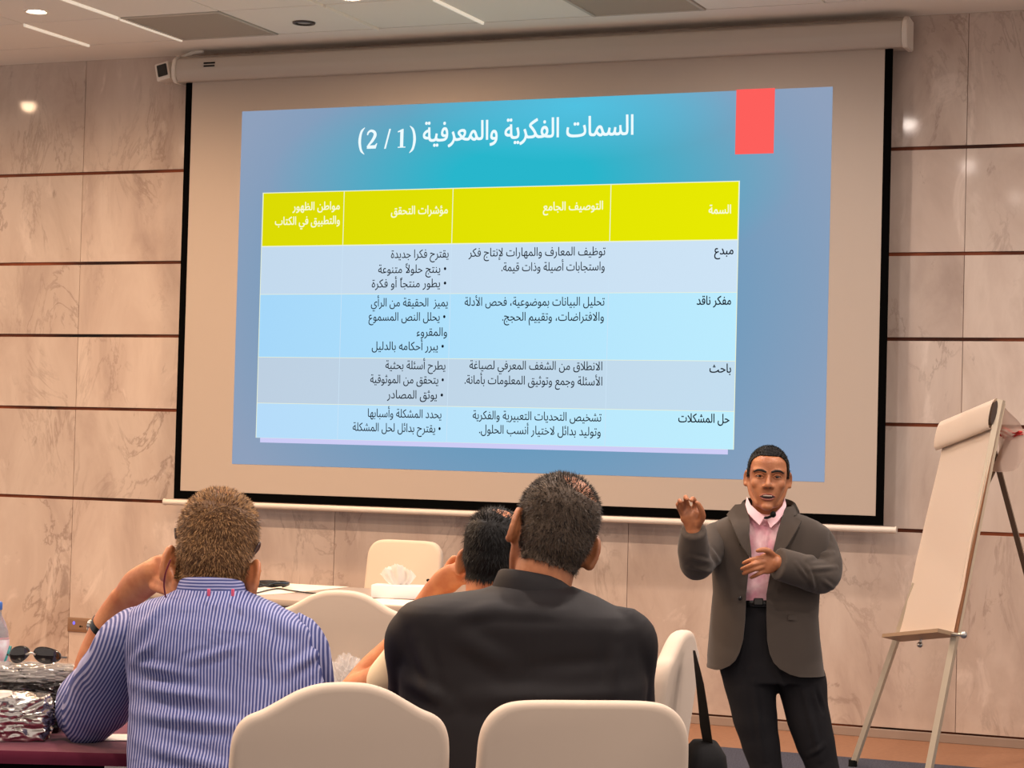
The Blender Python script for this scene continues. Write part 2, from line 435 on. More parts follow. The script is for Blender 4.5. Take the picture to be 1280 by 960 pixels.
grad_cells('table_header', [(TX[i]+g*.6, TX[i+1]-g*.6, TZ[1]+g, TZ[0]) for i in range(4)], lin(220, 219, 4), lin(232, 234, 2))
for r, (c0, c1) in enumerate(((lin(196, 218, 238), lin(206, 228, 246)), (lin(166, 216, 250), lin(188, 236, 254)), (lin(190, 208, 226), lin(196, 222, 240)), (lin(182, 220, 250), lin(190, 238, 254)))):
    grad_cells('table_row', [(TX[i], TX[i+1], TZ[r+2]+.001, TZ[r+1]-g*.5) for i in range(4)], c0, c1)
for x in TX[1:4]: spart('column_line', [(x-.0015, x+.0015, TZ[5], TZ[1])], lin(204, 228, 246), SY-.0028)

# Arabic lettering: joining forms, laid out right to left
FORMS = {'ء': (0xFE80,), 'آ': (0xFE81, 0xFE82), 'أ': (0xFE83, 0xFE84), 'ؤ': (0xFE85, 0xFE86), 'إ': (0xFE87, 0xFE88), 'ئ': (0xFE89, 0xFE8A, 0xFE8B, 0xFE8C),
 'ا': (0xFE8D, 0xFE8E), 'ب': (0xFE8F, 0xFE90, 0xFE91, 0xFE92), 'ة': (0xFE93, 0xFE94), 'ت': (0xFE95, 0xFE96, 0xFE97, 0xFE98), 'ث': (0xFE99, 0xFE9A, 0xFE9B, 0xFE9C),
 'ج': (0xFE9D, 0xFE9E, 0xFE9F, 0xFEA0), 'ح': (0xFEA1, 0xFEA2, 0xFEA3, 0xFEA4), 'خ': (0xFEA5, 0xFEA6, 0xFEA7, 0xFEA8), 'د': (0xFEA9, 0xFEAA), 'ذ': (0xFEAB, 0xFEAC),
 'ر': (0xFEAD, 0xFEAE), 'ز': (0xFEAF, 0xFEB0), 'س': (0xFEB1, 0xFEB2, 0xFEB3, 0xFEB4), 'ش': (0xFEB5, 0xFEB6, 0xFEB7, 0xFEB8), 'ص': (0xFEB9, 0xFEBA, 0xFEBB, 0xFEBC),
 'ض': (0xFEBD, 0xFEBE, 0xFEBF, 0xFEC0), 'ط': (0xFEC1, 0xFEC2, 0xFEC3, 0xFEC4), 'ظ': (0xFEC5, 0xFEC6, 0xFEC7, 0xFEC8), 'ع': (0xFEC9, 0xFECA, 0xFECB, 0xFECC),
 'غ': (0xFECD, 0xFECE, 0xFECF, 0xFED0), 'ف': (0xFED1, 0xFED2, 0xFED3, 0xFED4), 'ق': (0xFED5, 0xFED6, 0xFED7, 0xFED8), 'ك': (0xFED9, 0xFEDA, 0xFEDB, 0xFEDC),
 'ل': (0xFEDD, 0xFEDE, 0xFEDF, 0xFEE0), 'م': (0xFEE1, 0xFEE2, 0xFEE3, 0xFEE4), 'ن': (0xFEE5, 0xFEE6, 0xFEE7, 0xFEE8), 'ه': (0xFEE9, 0xFEEA, 0xFEEB, 0xFEEC),
 'و': (0xFEED, 0xFEEE), 'ى': (0xFEEF, 0xFEF0), 'ي': (0xFEF1, 0xFEF2, 0xFEF3, 0xFEF4), '\u0644\u0627': (0xFEFB, 0xFEFC), '\u0644\u0623': (0xFEF7, 0xFEF8), '\u0644\u0625': (0xFEF9, 0xFEFA)}
def shape_arabic(s):
    toks = []; i = 0
    while i < len(s):
        if s[i:i+2] in FORMS: toks.append(s[i:i+2]); i += 2
        else: toks.append(s[i]); i += 1
    marks = {'\u064b'}
    base = [k for k in range(len(toks)) if toks[k] not in marks]
    out = []
    for q, k in enumerate(base):
        t = toks[k]; f = FORMS.get(t)
        if f:
            pv = toks[base[q-1]] if q else ''; nx = toks[base[q+1]] if q+1 < len(base) else ''
            jp = pv in FORMS and len(FORMS[pv]) == 4 and len(f) > 1
            jn = nx in FORMS and len(f) == 4 and len(FORMS[nx]) > 1
            out.append(chr(f[(3 if jp else 2) if jn else (1 if jp else 0)]))
        else: out.append(t)
        if k+1 < len(toks) and toks[k+1] in marks: out.append('\u064b')
    # visual order; digits in brackets keep their left-to-right run
    vis = ''.join(out)[::-1]
    return vis.translate(str.maketrans('()', ')('))
def text_mesh(s, bold=0):
    """outlines of the lettering filled by the non-zero winding rule (the glyphs have self-overlapping outlines)"""
    c = bpy.data.curves.new('t', 'FONT'); c.body = s; c.resolution_u = 3; c.fill_mode = 'NONE'
    o = bpy.data.objects.new('t', c); COL.objects.link(o)
    dg = bpy.context.evaluated_depsgraph_get(); dg.update()
    me = bpy.data.meshes.new_from_object(o.evaluated_get(dg))
    bpy.data.objects.remove(o); bpy.data.curves.remove(c)
    pts = [v.co.xy.copy() for v in me.vertices]; ed = [tuple(e.vertices) for e in me.edges]
    bpy.data.meshes.remove(me)
    # oriented loops: each edge runs from vertex i to i+1, or closes the loop
    dirs = [(a, b) if b == a+1 else (max(a, b), min(a, b)) if abs(a-b) > 1 else (min(a, b), max(a, b)) for a, b in ed]
    segs = [(pts[a].x, pts[a].y, pts[b].x, pts[b].y) for a, b in dirs]
    V2, E2, F2, *_ = geometry.delaunay_2d_cdt(pts, ed, [], 0, 1e-6)
    bm = bmesh.new()
    keep = []
    for f in F2:
        cx = sum(V2[i].x for i in f)/len(f); cy = sum(V2[i].y for i in f)/len(f); w = 0
        for x1, y1, x2, y2 in segs:
            if (y1 > cy) != (y2 > cy):
                if x1 + (cy-y1)/(y2-y1)*(x2-x1) > cx: w += 1 if y2 > y1 else -1
        if w: keep.append(f)
    for dx, dy in ([(0, 0), (bold, 0), (0, bold*.6), (bold, bold*.6)] if bold else [(0, 0)]):
        vs = [bm.verts.new((p.x+dx, p.y+dy, 0)) for p in V2]
        for f in keep: bm.faces.new([vs[i] for i in f])
    bmesh.ops.delete(bm, geom=[v for v in bm.verts if not v.link_faces], context='VERTS')
    out = bpy.data.meshes.new('t'); bm.to_mesh(out); bm.free()
    return out
INK = glow('slide_ink', lin(18, 24, 34)); WHITE_INK = glow('slide_white_ink', lin(238, 252, 255)); CREAM_INK = glow('slide_cream_ink', lin(250, 250, 214))
def slide_text(s, xr, xl, ybase, em, material, bold=0, name='slide_text', raw=False):
    """right edge, left edge and baseline as seen on the slide; em in metres"""
    a, b_ = on_y(xr, ybase, SY), on_y(xl, ybase+(xr-xl)*.0, SY)
    me = text_mesh(s if raw else shape_arabic(s), bold)
    xs = [v.co.x for v in me.vertices]; x0, x1 = min(xs), max(xs)
    kx = (a.x-b_.x)/(x1-x0)
    o = link(name, me, material, slide)
    for v in me.vertices:
        v.co = sl(b_.x + (v.co.x-x0)*kx, SY-.0034, a.z + v.co.y*em)
E1 = .065
slide_text('السمات الفكرية والمعرفية', 792, 529, 168.5, .148, WHITE_INK, .03, 'slide_title')
for a in (('السمة', 914, 886, 267), ('التوصيف الجامع', 754, 679, 262), ('مؤشرات التحقق', 560, 489, 267), ('مواطن الظهور', 425, 366, 262), ('والتطبيق في الكتاب', 425, 344, 280)):
    slide_text(*a, .064, CREAM_INK, .034)
for a in (('مبدع', 917, 893, 318), ('مفكر ناقد', 914, 871, 381), ('باحث', 914, 887, 466), ('حل المشكلات', 912, 848, 529)):
    slide_text(*a, E1, INK, .03)
for a in (('توظيف المعارف والمهارات لإنتاج فكر', 757, 586, 319), ('واستجابات أصيلة وذات قيمة.', 756, 627, 338), ('تحليل البيانات بموضوعية، فحص الأدلة', 756, 581, 382), ('والافتراضات، وتقييم الحجج.', 755, 628, 401),
          ('الانطلاق من الشغف المعرفي لصياغة', 753, 587, 463), ('الأسئلة وجمع وتوثيق المعلومات بأمانة.', 753, 581, 482), ('تشخيص التحديات التعبيرية والفكرية', 752, 591, 527), ('وتوليد بدائل لاختيار أنسب الحلول.', 751, 599, 545),
          ('يقترح فكرا جديدة', 561, 489, 322), ('• ينتج حلولاً متنوعة', 558, 473, 341), ('• يطور منتجاً أو فكرة', 558, 465, 359), ('يميز  الحقيقة من الرأي', 560, 464, 383), ('• يحلل النص المسموع', 557, 461, 401), ('والمقروء', 559, 521, 420), ('• يبرر أحكامه بالدليل', 555, 465, 438),
          ('يطرح أسئلة بحثية', 557, 482, 462), ('• يتحقق من الموثوقية', 555, 463, 480), ('• يوثق المصادر', 554, 484, 499), ('يحدد المشكلة وأسبابها', 552, 460, 523), ('• يقترح بدائل لحل المشكلة', 551, 441, 541)):
    slide_text(*a, E1, INK, .012)
# bold serif figures (2 / 1) beside the title
def serif_glyphs():
    bm = bmesh.new()
    def poly(pts, ox, sx=1):
        bm.faces.new([bm.verts.new((ox+x*sx, 0, z)) for x, z in pts])
    def stroke(pts, ws, ox):
        pts = [Vec((x, 0, z)) for x, z in pts]
        P2, R2 = catmull(pts, ws, 6); L_, R_ = [], []
        for i, p in enumerate(P2):
            t = (P2[min(i+1, len(P2)-1)]-P2[max(i-1, 0)]).normalized(); nn = Vec((-t.z, 0, t.x))
            L_.append(p+nn*R2[i][0]); R_.append(p-nn*R2[i][0])
        for i in range(len(P2)-1):
            bm.faces.new([bm.verts.new(q+Vec((ox, 0, 0))) for q in (L_[i], L_[i+1], R_[i+1], R_[i])])
    stroke([(.30, .78), (.16, .62), (.10, .29), (.16, -.04), (.30, -.20)], [.012, .045, .055, .045, .012], 0)      # (
    o = .36
    stroke([(.05, .50), (.09, .60), (.20, .655), (.33, .60), (.36, .48), (.27, .31), (.14, .16), (.05, .055)], [.025, .035, .045, .055, .062, .055, .04, .03], o)  # 2
    poly([(.04, 0), (.40, 0), (.46, .19), (.42, .19), (.36, .125), (.05, .115)], o)
    o = 1.10
    poly([(.0, -.02), (.07, -.02), (.26, .70), (.19, .70)], o)                                                     # /
    o = 1.62
    poly([(.12, .03), (.25, .03), (.25, .68), (.21, .68), (.12, .60)], o)                                            # 1
    poly([(.03, 0), (.34, 0), (.34, .035), (.03, .035)], o); poly([(.02, .56), (.14, .58), (.23, .68), (.20, .68), (.02, .60)], o)
    stroke([(.06, .78), (.20, .62), (.26, .29), (.20, -.04), (.06, -.20)], [.012, .045, .055, .045, .012], 2.06)   # )
    return bm
bm = serif_glyphs()
a, b_ = on_y(520, 184, SY), on_y(448, 186.5, SY)
xs = [v.co.x for v in bm.verts]; x0, x1 = min(xs), max(xs)
for v in bm.verts: v.co = sl(b_.x+(v.co.x-x0)/(x1-x0)*(a.x-b_.x), SY-.0034, b_.z+v.co.z*.152)
obj('slide_title', bm, WHITE_INK, slide, smooth=None)

# ------------------------------------------------------------------ chairs in stretch covers
ARCH = [(0, .965), (.045, .962), (.085, .950), (.120, .931), (.152, .913), (.178, .902), (.194, .888), (.204, .868), (.209, .84), (.211, .78), (.211, .62), (.207, .45)]
FLAT = [(0, .931), (.08, .931), (.130, .929), (.160, .922), (.182, .907), (.197, .886), (.205, .86), (.208, .82), (.211, .70), (.212, .60), (.208, .45)]
def make_chair(name, label, prof, loc, rz, bulge=.004):
    """faces local +y; the backrest stands at y = 0"""
    t = thing(name, label, 'chair', loc, rz, 'white covered banquet chairs')
    half, _ = catmull([(x, 0, z) for x, z in prof], [1]*len(prof), 4)
    out = [(p.x, p.z) for p in half]
    out = [(-x, z) for x, z in out[::-1][:-1]] + out
    H0, H1 = prof[-1][1], prof[0][1]
    bm = bmesh.new()
    T = .023
    lean = lambda z: -(z-.45)*.13
    nx = 11
    def outline(s, y):       # scaled copy of the outline about its middle, for rounded rims
        zc = .68
        r = []
        for x, z in out:
            k = 1-s/.21
            z2 = zc+(z-zc)*(1-s/.30) if z > zc else z
            r.append(Vec((x*k, y+lean(z2), z2)))
        return r
    steps = [(.018, -T), (.011, -T*.95), (.0055, -T*.82), (.0018, -T*.6), (0, -T*.3), (0, T*.3), (.0018, T*.6), (.0055, T*.82), (.011, T*.95), (.018, T)]
    rings = [outline(s, y) for s, y in steps]
    vr = skin_rings(bm, rings, closed=True, caps=False)
    bm.faces.new(vr[0][::-1]); bm.faces.new(vr[-1])
    bmesh.ops.remove_doubles(bm, verts=bm.verts, dist=1e-5)
    obj('backrest', bm, COVER, t, 30)
    bm = bmesh.new()
    rings = []
    for z, s in ((.415, .93), (.425, .985), (.445, 1), (.462, .985), (.472, .93), (.476, .80)):
        rings.append(ring((0, .235, z), .207*s, .215*s, n=48, p=6))
    skin_rings(bm, rings); obj('seat', bm, COVER, t, 60)
    # stretch skirt between the legs
    bm = bmesh.new()
    cor = [(-.20, .03), (.20, .03), (.20, .44), (-.20, .44)]
    for i in range(4):
        (x0, y0), (x1, y1) = cor[i], cor[(i+1) % 4]
        top, low = [], []
        for k in range(13):
            q = k/12; x, y = x0+(x1-x0)*q, y0+(y1-y0)*q
            drop = .415-.30*abs(2*q-1)**3.2
            top.append(bm.verts.new((x, y, .44))); low.append(bm.verts.new((x, y, min(drop-.02, .40))))
        for k in range(12): bm.faces.new((top[k], top[k+1], low[k+1], low[k]))
    bmesh.ops.remove_doubles(bm, verts=bm.verts, dist=1e-4)
    bmesh.ops.solidify(bm, geom=bm.faces[:], thickness=.004)
    obj('skirt', bm, COVER, t, 50)
    for x, y, dx, dy in ((-.19, .04, -.02, -.05), (.19, .04, .02, -.05), (.19, .43, .02, .02), (-.19, .43, -.02, .02)):
        bm = bmesh.new()
        tube(bm, [(x, y, .43), (x+dx*.5, y+dy*.5, .2), (x+dx, y+dy, .02)], [.034, .026, .022], n=16, round_caps=False)
        cyl(bm, (x+dx, y+dy, 0), (x+dx, y+dy, .02), .025)
        obj('leg', bm, COVER, t, 50)
    return t
def chair_at(label, prof, px, d, head):
    p = P(px, 700, d)
    return make_chair('banquet_chair', label, prof, (p.x, p.y, 0), YAW+radians(head))
chair_at('arched-back white covered chair, foremost, behind the striped-shirt man', ARCH, 427, 4.14, 14)
chair_at('flat-topped white covered chair directly behind the man in the black suit', FLAT, 729, 4.23, 9)
chair_at('arched-back white covered chair beyond the gap between the two seated men', ARCH, 432, 6.66, -6)
chair_at('white covered chair turned sideways with a black bag strap on its corner', ARCH, 822, 5.46, 74)
chair_at('flat-topped white covered chair behind the far table against the marble wall', FLAT, 501, 10.80, 157)

# ------------------------------------------------------------------ far table by the wall and what lies on it
t = thing('conference_table', 'long pale laminate table in front of the marble wall below the screen', 'table', (-4.44, 8.57, 0))
TABX0, TABX1, TABY0, TABY1, TABZ = -.76, .94, -.45, .45, .74
bm = bmesh.new(); box(bm, (TABX0, TABY0, .712), (TABX1, TABY1, TABZ), .004, 2); obj('tabletop', bm, WOOD_W, t)
bm = bmesh.new(); box(bm, (TABX0+.1, .30, .30), (TABX1-.1, .318, .712), .002, 1); obj('modesty_panel', bm, WOOD_W, t)
for x in (-.70, .88):
    for y in (-.38, .38):
        bm = bmesh.new(); cyl(bm, (x, y, 0), (x, y, .712), .022); obj('leg', bm, STEEL, t)
bm = bmesh.new()
pts = [(-5.18, 8.17), (-4.66, 8.15), (-4.60, 8.4), (-4.585, 8.7), (-4.578, 9.01), (-5.18, 9.015)]
prism(bm, [(x, y) for x, y in pts], .7405, .7425, 'z')
tag(obj('paper_sheet', bm, PAPER, smooth=None), 'large white paper sheet covering the left end of the far table', 'paper')
bm = bmesh.new(); prism(bm, [(-4.16, 8.14), (-3.55, 8.14), (-3.52, 8.44), (-4.14, 8.46)], .7405, .742, 'z')
tag(obj('paper_sheet', bm, PAPER, smooth=None), 'smaller white paper under the tissue box on the far table', 'paper')
# tissue box
c = on_z(496, 748, .7425); c.z = .7425
t = thing('tissue_box', 'white tissue box with a tissue sticking out on the far table', 'tissue box', (c.x, c.y+.03, c.z), YAW+radians(-9))
TBM = mat('tissue_carton', lin(226, 218, 222), rough=.5)
bm = bmesh.new(); box(bm, (-.118, -.055, 0), (.118, .055, .058), .004, 2); obj('carton', bm, TBM, t)
def crumple(name, c, r, seed, parent=None, material=None, sub=3, amt=.35, freq=3.0, top=None, flat=1.0):
    bm = bmesh.new(); bmesh.ops.create_icosphere(bm, subdivisions=sub, radius=1)
    for v in bm.verts:
        n = v.co.normalized()
        h = noise.noise(n*freq + Vec((seed, seed*2.3, 0))); h2 = abs(noise.noise(n*freq*2.3 + Vec((seed*3, 1, seed))))
        k = 1 + amt*h - amt*.9*h2
        v.co = Vec((n.x*r[0]*k, n.y*r[1]*k, n.z*r[2]*k)) + Vec(c)
        if v.co.z < c[2]-r[2]*flat: v.co.z = c[2]-r[2]*flat
    return obj(name, bm, material, parent, 30)
TISSUE = mat('tissue', lin(250, 246, 240), rough=.8, spec=.1)
bm = bmesh.new()
for k in range(3):       # three gathered sheets rising from the slot
    a0 = k*1.1; rows = []
    for j in range(7):
        q = j/6; row = []
        for i in range(13):
            s_ = i/12*2-1
            wob = .016*sin(s_*7+k*2+q*3)*q
            x = -.02+.018*k + s_*(.016+.046*q**.7)
            row.append(bm.verts.new((x-.012*q, (k-1)*.009+wob, .056+q*(.088-.028*abs(s_-.25+.3*k)) + .010*sin(s_*9+k)*q)))
        rows.append(row)
    for A, B in zip(rows, rows[1:]):
        for i in range(12): bm.faces.new((A[i], A[i+1], B[i+1], B[i]))
bmesh.ops.solidify(bm, geom=bm.faces[:], thickness=.0012)
obj('tissue', bm, TISSUE, t, 60)
# thin cable and coil on the sheet, gooseneck microphone
bm = bmesh.new(); z = .746
cp = [on_z(u, v, z) for u, v in ((318, 742), (345, 736), (362, 738), (385, 741), (405, 742), (432, 740))]
tube(bm, cp, [.0035]*len(cp), n=8); tag(obj('cable', bm, BLACK_G), 'thin black cable running over the white sheet on the far table', 'cable')
bm = bmesh.new(); c = on_z(333, 733, .75)
pts = []
for i in range(40):
    a = i/39*2*pi*2.4; pts.append(c + Vec((.085*cos(a)*(1+.12*sin(3*a)), .12*sin(a), .004+.012*abs(sin(a*1.3)))))
tube(bm, pts, [.006]*len(pts), n=8, k=2); tag(obj('cable_coil', bm, BLACK_G), 'coiled thick black cable on the far table beside the man\'s right ear', 'cable')
p0 = on_z(546, 742, .742)
t = thing('desk_microphone', 'thin black gooseneck microphone on the far table right of the tissue box', 'microphone', p0)
bm = bmesh.new(); skin_rings(bm, [ring((0, 0, z), r, r, 20, 2) for z, r in ((0, .03), (.012, .029), (.016, .02))]); obj('base', bm, BLACK, t)
bm = bmesh.new(); tube(bm, [(0, 0, .014), (-.012, -.004, .035), (-.035, -.01, .055)], [.003, .003, .003], n=8); obj('gooseneck', bm, BLACK, t)
bm = bmesh.new(); ellipsoid(bm, (-.040, -.011, .059), (.009, .007, .007), u=12, v=8); obj('capsule', bm, BLACK, t)

# ------------------------------------------------------------------ wall sockets
def socket(x, z, label, col, w=.092):
    t = thing('wall_socket', label, 'socket', (x, WALL_Y, z), 0)
    bm = bmesh.new(); box(bm, (-w, -.009, -.042), (w, 0, .042), .004, 2); obj('plate', bm, col, t)
    bm = bmesh.new(); box(bm, (-w+.018, -.0105, -.028), (w-.018, -.008, .030), .002, 1); ins = obj('insert', bm, col, t)
    bm = bmesh.new(); cyl(bm, (.0, -.0115, -.008), (.0, -.009, -.008), .006); cyl(bm, (.012, -.0115, -.008), (.012, -.009, -.008), .004); obj('socket_hole', bm, BLACK, ins)
    return ins
ins = socket(-7.215, .302, 'bronze wall socket plate with a small blue indicator light', mat('bronze_plate', lin(150, 118, 92), rough=.35, metal=.3))
bm = bmesh.new(); ellipsoid(bm, (-.045, -.011, .010), (.008, .003, .010)); obj('indicator_light', bm, glow('blue_led', lin(120, 110, 255), 1.5), ins, label='small blue light')
socket(-7.045, .330, 'white wall socket plate partly hidden by the striped sleeve', mat('white_plate', lin(240, 226, 208), rough=.4), .072)

# ------------------------------------------------------------------ easel with flip chart
def easel():
    base = on_z(1150, 975, 0)
    t = thing('flip_chart_easel', 'aluminium tripod easel standing right of the presenter', 'easel', base, YAW)
    inv = t.matrix_basis.inverted()
    def v(u, w, d): return inv @ P(u, w, d)
    ALU = mat('easel_aluminium', lin(206, 192, 170), rough=.4, metal=.35)
    DARK = mat('easel_bar_bronze', lin(122, 100, 80), rough=.45, metal=.3)
    TL, TR, BL, BR = v(1184, 531, 9.76), v(1251, 503, 9.26), v(1128, 797, 9.64), v(1194, 791, 9.14)
    FR = inv @ on_z(1156, 989, 0); FL = inv @ on_z(1066, 958, 0)
    def bar(name, a, b, w=.012, h=.018, m=ALU, parent=t):
        bm = bmesh.new(); tube(bm, [a, b], [(w, h), (w, h)], n=4, k=1, round_caps=False, side=(BR-BL)); return obj(name, bm, m, parent, 30)
    r = bar('leg', TR+(TR-BR)*.01, FR, .014, .02); l = bar('leg', BL+(TL-BL)*.25+(BR-BL)*.04, FL, .012, .018)
    for leg, f in ((r, FR), (l, FL)):
        bm = bmesh.new(); cyl(bm, f+Vec((0, 0, 0)), f+Vec((0, 0, .03)), .02); obj('rubber_foot', bm, BLACK, leg)
    # backing board behind the paper
    n_ = (TR-BR).cross(BR-BL).normalized()
    if n_.y < 0: n_ = -n_
    bm = bmesh.new()
    f = quad(bm, [BL+n_*.012, BR+n_*.012, TR+n_*.012, TL+n_*.012]); r_ = bmesh.ops.extrude_face_region(bm, geom=[f])
    for q in r_['geom']:
        if isinstance(q, bmesh.types.BMVert): q.co += n_*.012
    obj('board', bm, mat('easel_board', lin(196, 176, 150), rough=.6), t, 30)
    u_ = (BR-BL).normalized(); w_ = -n_
    bm = bmesh.new()
    a, b = BL-u_*.03, BR+u_*.01
    f = quad(bm, [a+n_*.01, b+n_*.01, b+w_*.085, a+w_*.085]); r_ = bmesh.ops.extrude_face_region(bm, geom=[f])
    dn = (BL-TL).normalized()
    for q in r_['geom']:
        if isinstance(q, bmesh.types.BMVert): q.co += dn*.016
    obj('paper_shelf', bm, mat('shelf_bronze', lin(168, 140, 112), rough=.4, metal=.3), t, 30)
    bm = bmesh.new(); tube(bm, [BR+dn*.01-n_*.02, BR+dn*.012+u_*.07], [.007, .007], n=10, k=1); ellipsoid(bm, BR+dn*.012+u_*.085, (.016, .012, .016)); obj('clamp_knob', bm, STEEL, t)
    bm = bmesh.new(); c = BL+(BR-BL)*.38+dn*.04; tube(bm, [c-dn*.03, c], [.006, .006], n=10, k=1); ellipsoid(bm, c, (.013, .013, .013)); obj('clamp_knob', bm, STEEL, t)
    # rear leg and the brace crossing behind the board
    top = v(1243, 566, 9.45)
    RF = inv @ on_z(1342, 940, 0)
    bar('leg', top, RF, .016, .016, DARK)
    bar('brace', v(1262, 546, 9.40), v(1222, 628, 9.55), .016, .014, DARK)
    # ---- the pad
    pt = thing('flip_chart_pad', 'tall white flip chart pad with rolled top hanging on the easel', 'flip chart', t.location, YAW)
    PM = mat('flip_paper', lin(250, 236, 222), rough=.75, spec=.2)
    K, J = 10, 26
    rows = []
    for j in range(J+1):
        q = j/J; row = []
        for i in range(K+1):
            s_ = i/K
            p = (TL.lerp(BL, q)).lerp(TR.lerp(BR, q), s_)
            bow = .05*max(0, q-.55)**1.4*(1-s_)*1.6
            p = p - n_*(.006 + .006*noise.noise(Vec((s_*2.2+q*1.2, q*5-s_*1.5, 1)))+bow*.5)
            p += u_*(.010*sin(q*7+.6)*(1-s_) - .02*(1-s_)*max(0, q-.9)*5)
            row.append(p)
        rows.append(row)
    bm = bmesh.new(); vs = [[bm.verts.new(p) for p in r] for r in rows]
    for A, B in zip(vs, vs[1:]):
        for i in range(K): bm.faces.new((A[i], A[i+1], B[i+1], B[i]))
    bmesh.ops.solidify(bm, geom=bm.faces[:], thickness=.004)
    obj('front_page', bm, PM, pt, 60)
    bm = bmesh.new()
    for k in range(2):
        o_ = n_*(.004+.004*k)
        f = quad(bm, [BL+o_+u_*.02, BR+o_+u_*.006, TR+o_+u_*.006, TL+o_+u_*.02])
    bmesh.ops.solidify(bm, geom=bm.faces[:], thickness=.002)
    obj('under_pages', bm, mat('page_edge', lin(206, 160, 126), rough=.7), pt, 30)
    # rolled clamp along the top: flattened roll
    upd = (TL-BL).normalized()
    bm = bmesh.new(); ringp = []
    for s_ in (0, .5, 1):
        c = TL.lerp(TR, s_) - upd*.055 - n_*.022 - u_*(.012 if s_ == 0 else 0)
        rr = []
        for i in range(28):
            a = 2*pi*i/28
            rr.append(c + upd*.068*math.copysign(abs(cos(a))**.8, cos(a)) - n_*.020*sin(a))
        ringp.append(rr)
    skin_rings(bm, ringp, caps=False); bmesh.ops.solidify(bm, geom=bm.faces[:], thickness=.004)
    obj('rolled_top', bm, PM, pt, 60)
    bm = bmesh.new(); c0 = TL.lerp(TR, .9)-upd*.05-n_*.022; c1 = TR-upd*.05-n_*.022+u_*.004
    rr = []
    for c in (c0, c1): rr.append([c + upd*.052*cos(2*pi*i/20) - n_*.012*sin(2*pi*i/20) for i in range(20)])
    skin_rings(bm, rr); obj('clamp_bar', bm, mat('clamp_dark', lin(70, 54, 44), rough=.5), pt, 50)
    # pages flipped over to the back, with red ink
    bm = bmesh.new(); rows = []
    for j in range(11):
        q = j/10; row = []
        for i in range(7):
            s_ = i/6
            p = TL.lerp(TR, .55+.45*s_) + n_*(.03+.10*sin(q*pi*.62)+.02*sin(s_*5+q*4)) - upd*(.25*q**1.2) + u_*.03*q
            p += Vec((0, 0, .012*sin(q*9+s_*4)))
            row.append(p)
        rows.append(row)
    vs = [[bm.verts.new(p) for p in r] for r in rows]
    for A, B in zip(vs, vs[1:]):
        for i in range(6): bm.faces.new((A[i], A[i+1], B[i+1], B[i]))
    bmesh.ops.solidify(bm, geom=bm.faces[:], thickness=.0015)
    fp = obj('flipped_pages', bm, mat('thin_paper', lin(236, 216, 204), rough=.7, alpha=.72), pt, 60)
    bm = bmesh.new()
    for k in range(3):
        pts = []
        for i in range(8):
            s_ = i/7; q = .33+.05*k+.13*s_
            pts.append(TL.lerp(TR, .62+.36*s_)+n_*(.036+.10*sin(q*pi*.62)) - upd*(.25*q**1.2)+u_*.034*q + Vec((0, 0, .012*sin(s_*6+k))))
        tube(bm, pts, [(.012, .003)]*8, n=8, k=2)
    obj('red_marker_lines', bm, mat('red_ink', lin(206, 60, 58), rough=.6), fp, 60, 'red scribble')
easel()

# ------------------------------------------------------------------ hanging shoulder bag on the sideways chair
def hanging_bag():
    d = 5.36
    b = P(882, 960, d); b.z = .36
    t = thing('shoulder_bag', 'black shoulder bag hanging by its strap from the sideways chair', 'bag', b, YAW)
    inv = t.matrix_basis.inverted()
    v = lambda u, w, dd=d: inv @ P(u, w, dd)
    FAB = mat('bag_nylon', (.006, .006, .007, 1), rough=.8, spec=.15, bump=.08, bump_scale=200)
    c = v(879, 930)
    bm = bmesh.new(); rings = []
    for z, s in ((0, .85), (.012, .96), (.05, 1), (.20, .98), (.27, .95), (.31, .85), (.33, .6), (.335, .3)):
        rings.append(ring((0, 0, z), .052*s+.0, .15*s, 36, 4))
    skin_rings(bm, rings); obj('bag_body', bm, FAB, t, 60)
    bm = bmesh.new(); rings = []
    for z, s in ((.07, .8), (.08, .95), (.22, .95), (.235, .8)): rings.append(ring((0, -.15, z), .045*s, .02*s, 28, 3))
    skin_rings(bm, rings); obj('pocket', bm, FAB, t, 60)
    bm = bmesh.new(); rows = []
    for (l, r, y) in ((866, 869, 813), (868, 875, 835), (870, 880, 855), (872.5, 884, 880), (875, 888, 908), (879, 891, 930), (882, 893, 948)):
        rows.append((v(l, y, d+.02), v(r, y, d-.03)))
    vs = [[bm.verts.new(p) for p in r] for r in rows]
    for A, B in zip(vs, vs[1:]): bm.faces.new((A[0], A[1], B[1], B[0]))
    bmesh.ops.solidify(bm, geom=bm.faces[:], thickness=.003)
    st = obj('strap', bm, mat('strap_web', (.012, .009, .007, 1), rough=.7), t, 60)
    for u in (885, 894):
        bm = bmesh.new(); box(bm, (-.006, -.012, -.022), (.006, .012, .018), .003, 1, Matrix.Translation(v(u, 956, d-.06))); obj('buckle', bm, STEEL, st)
hanging_bag()

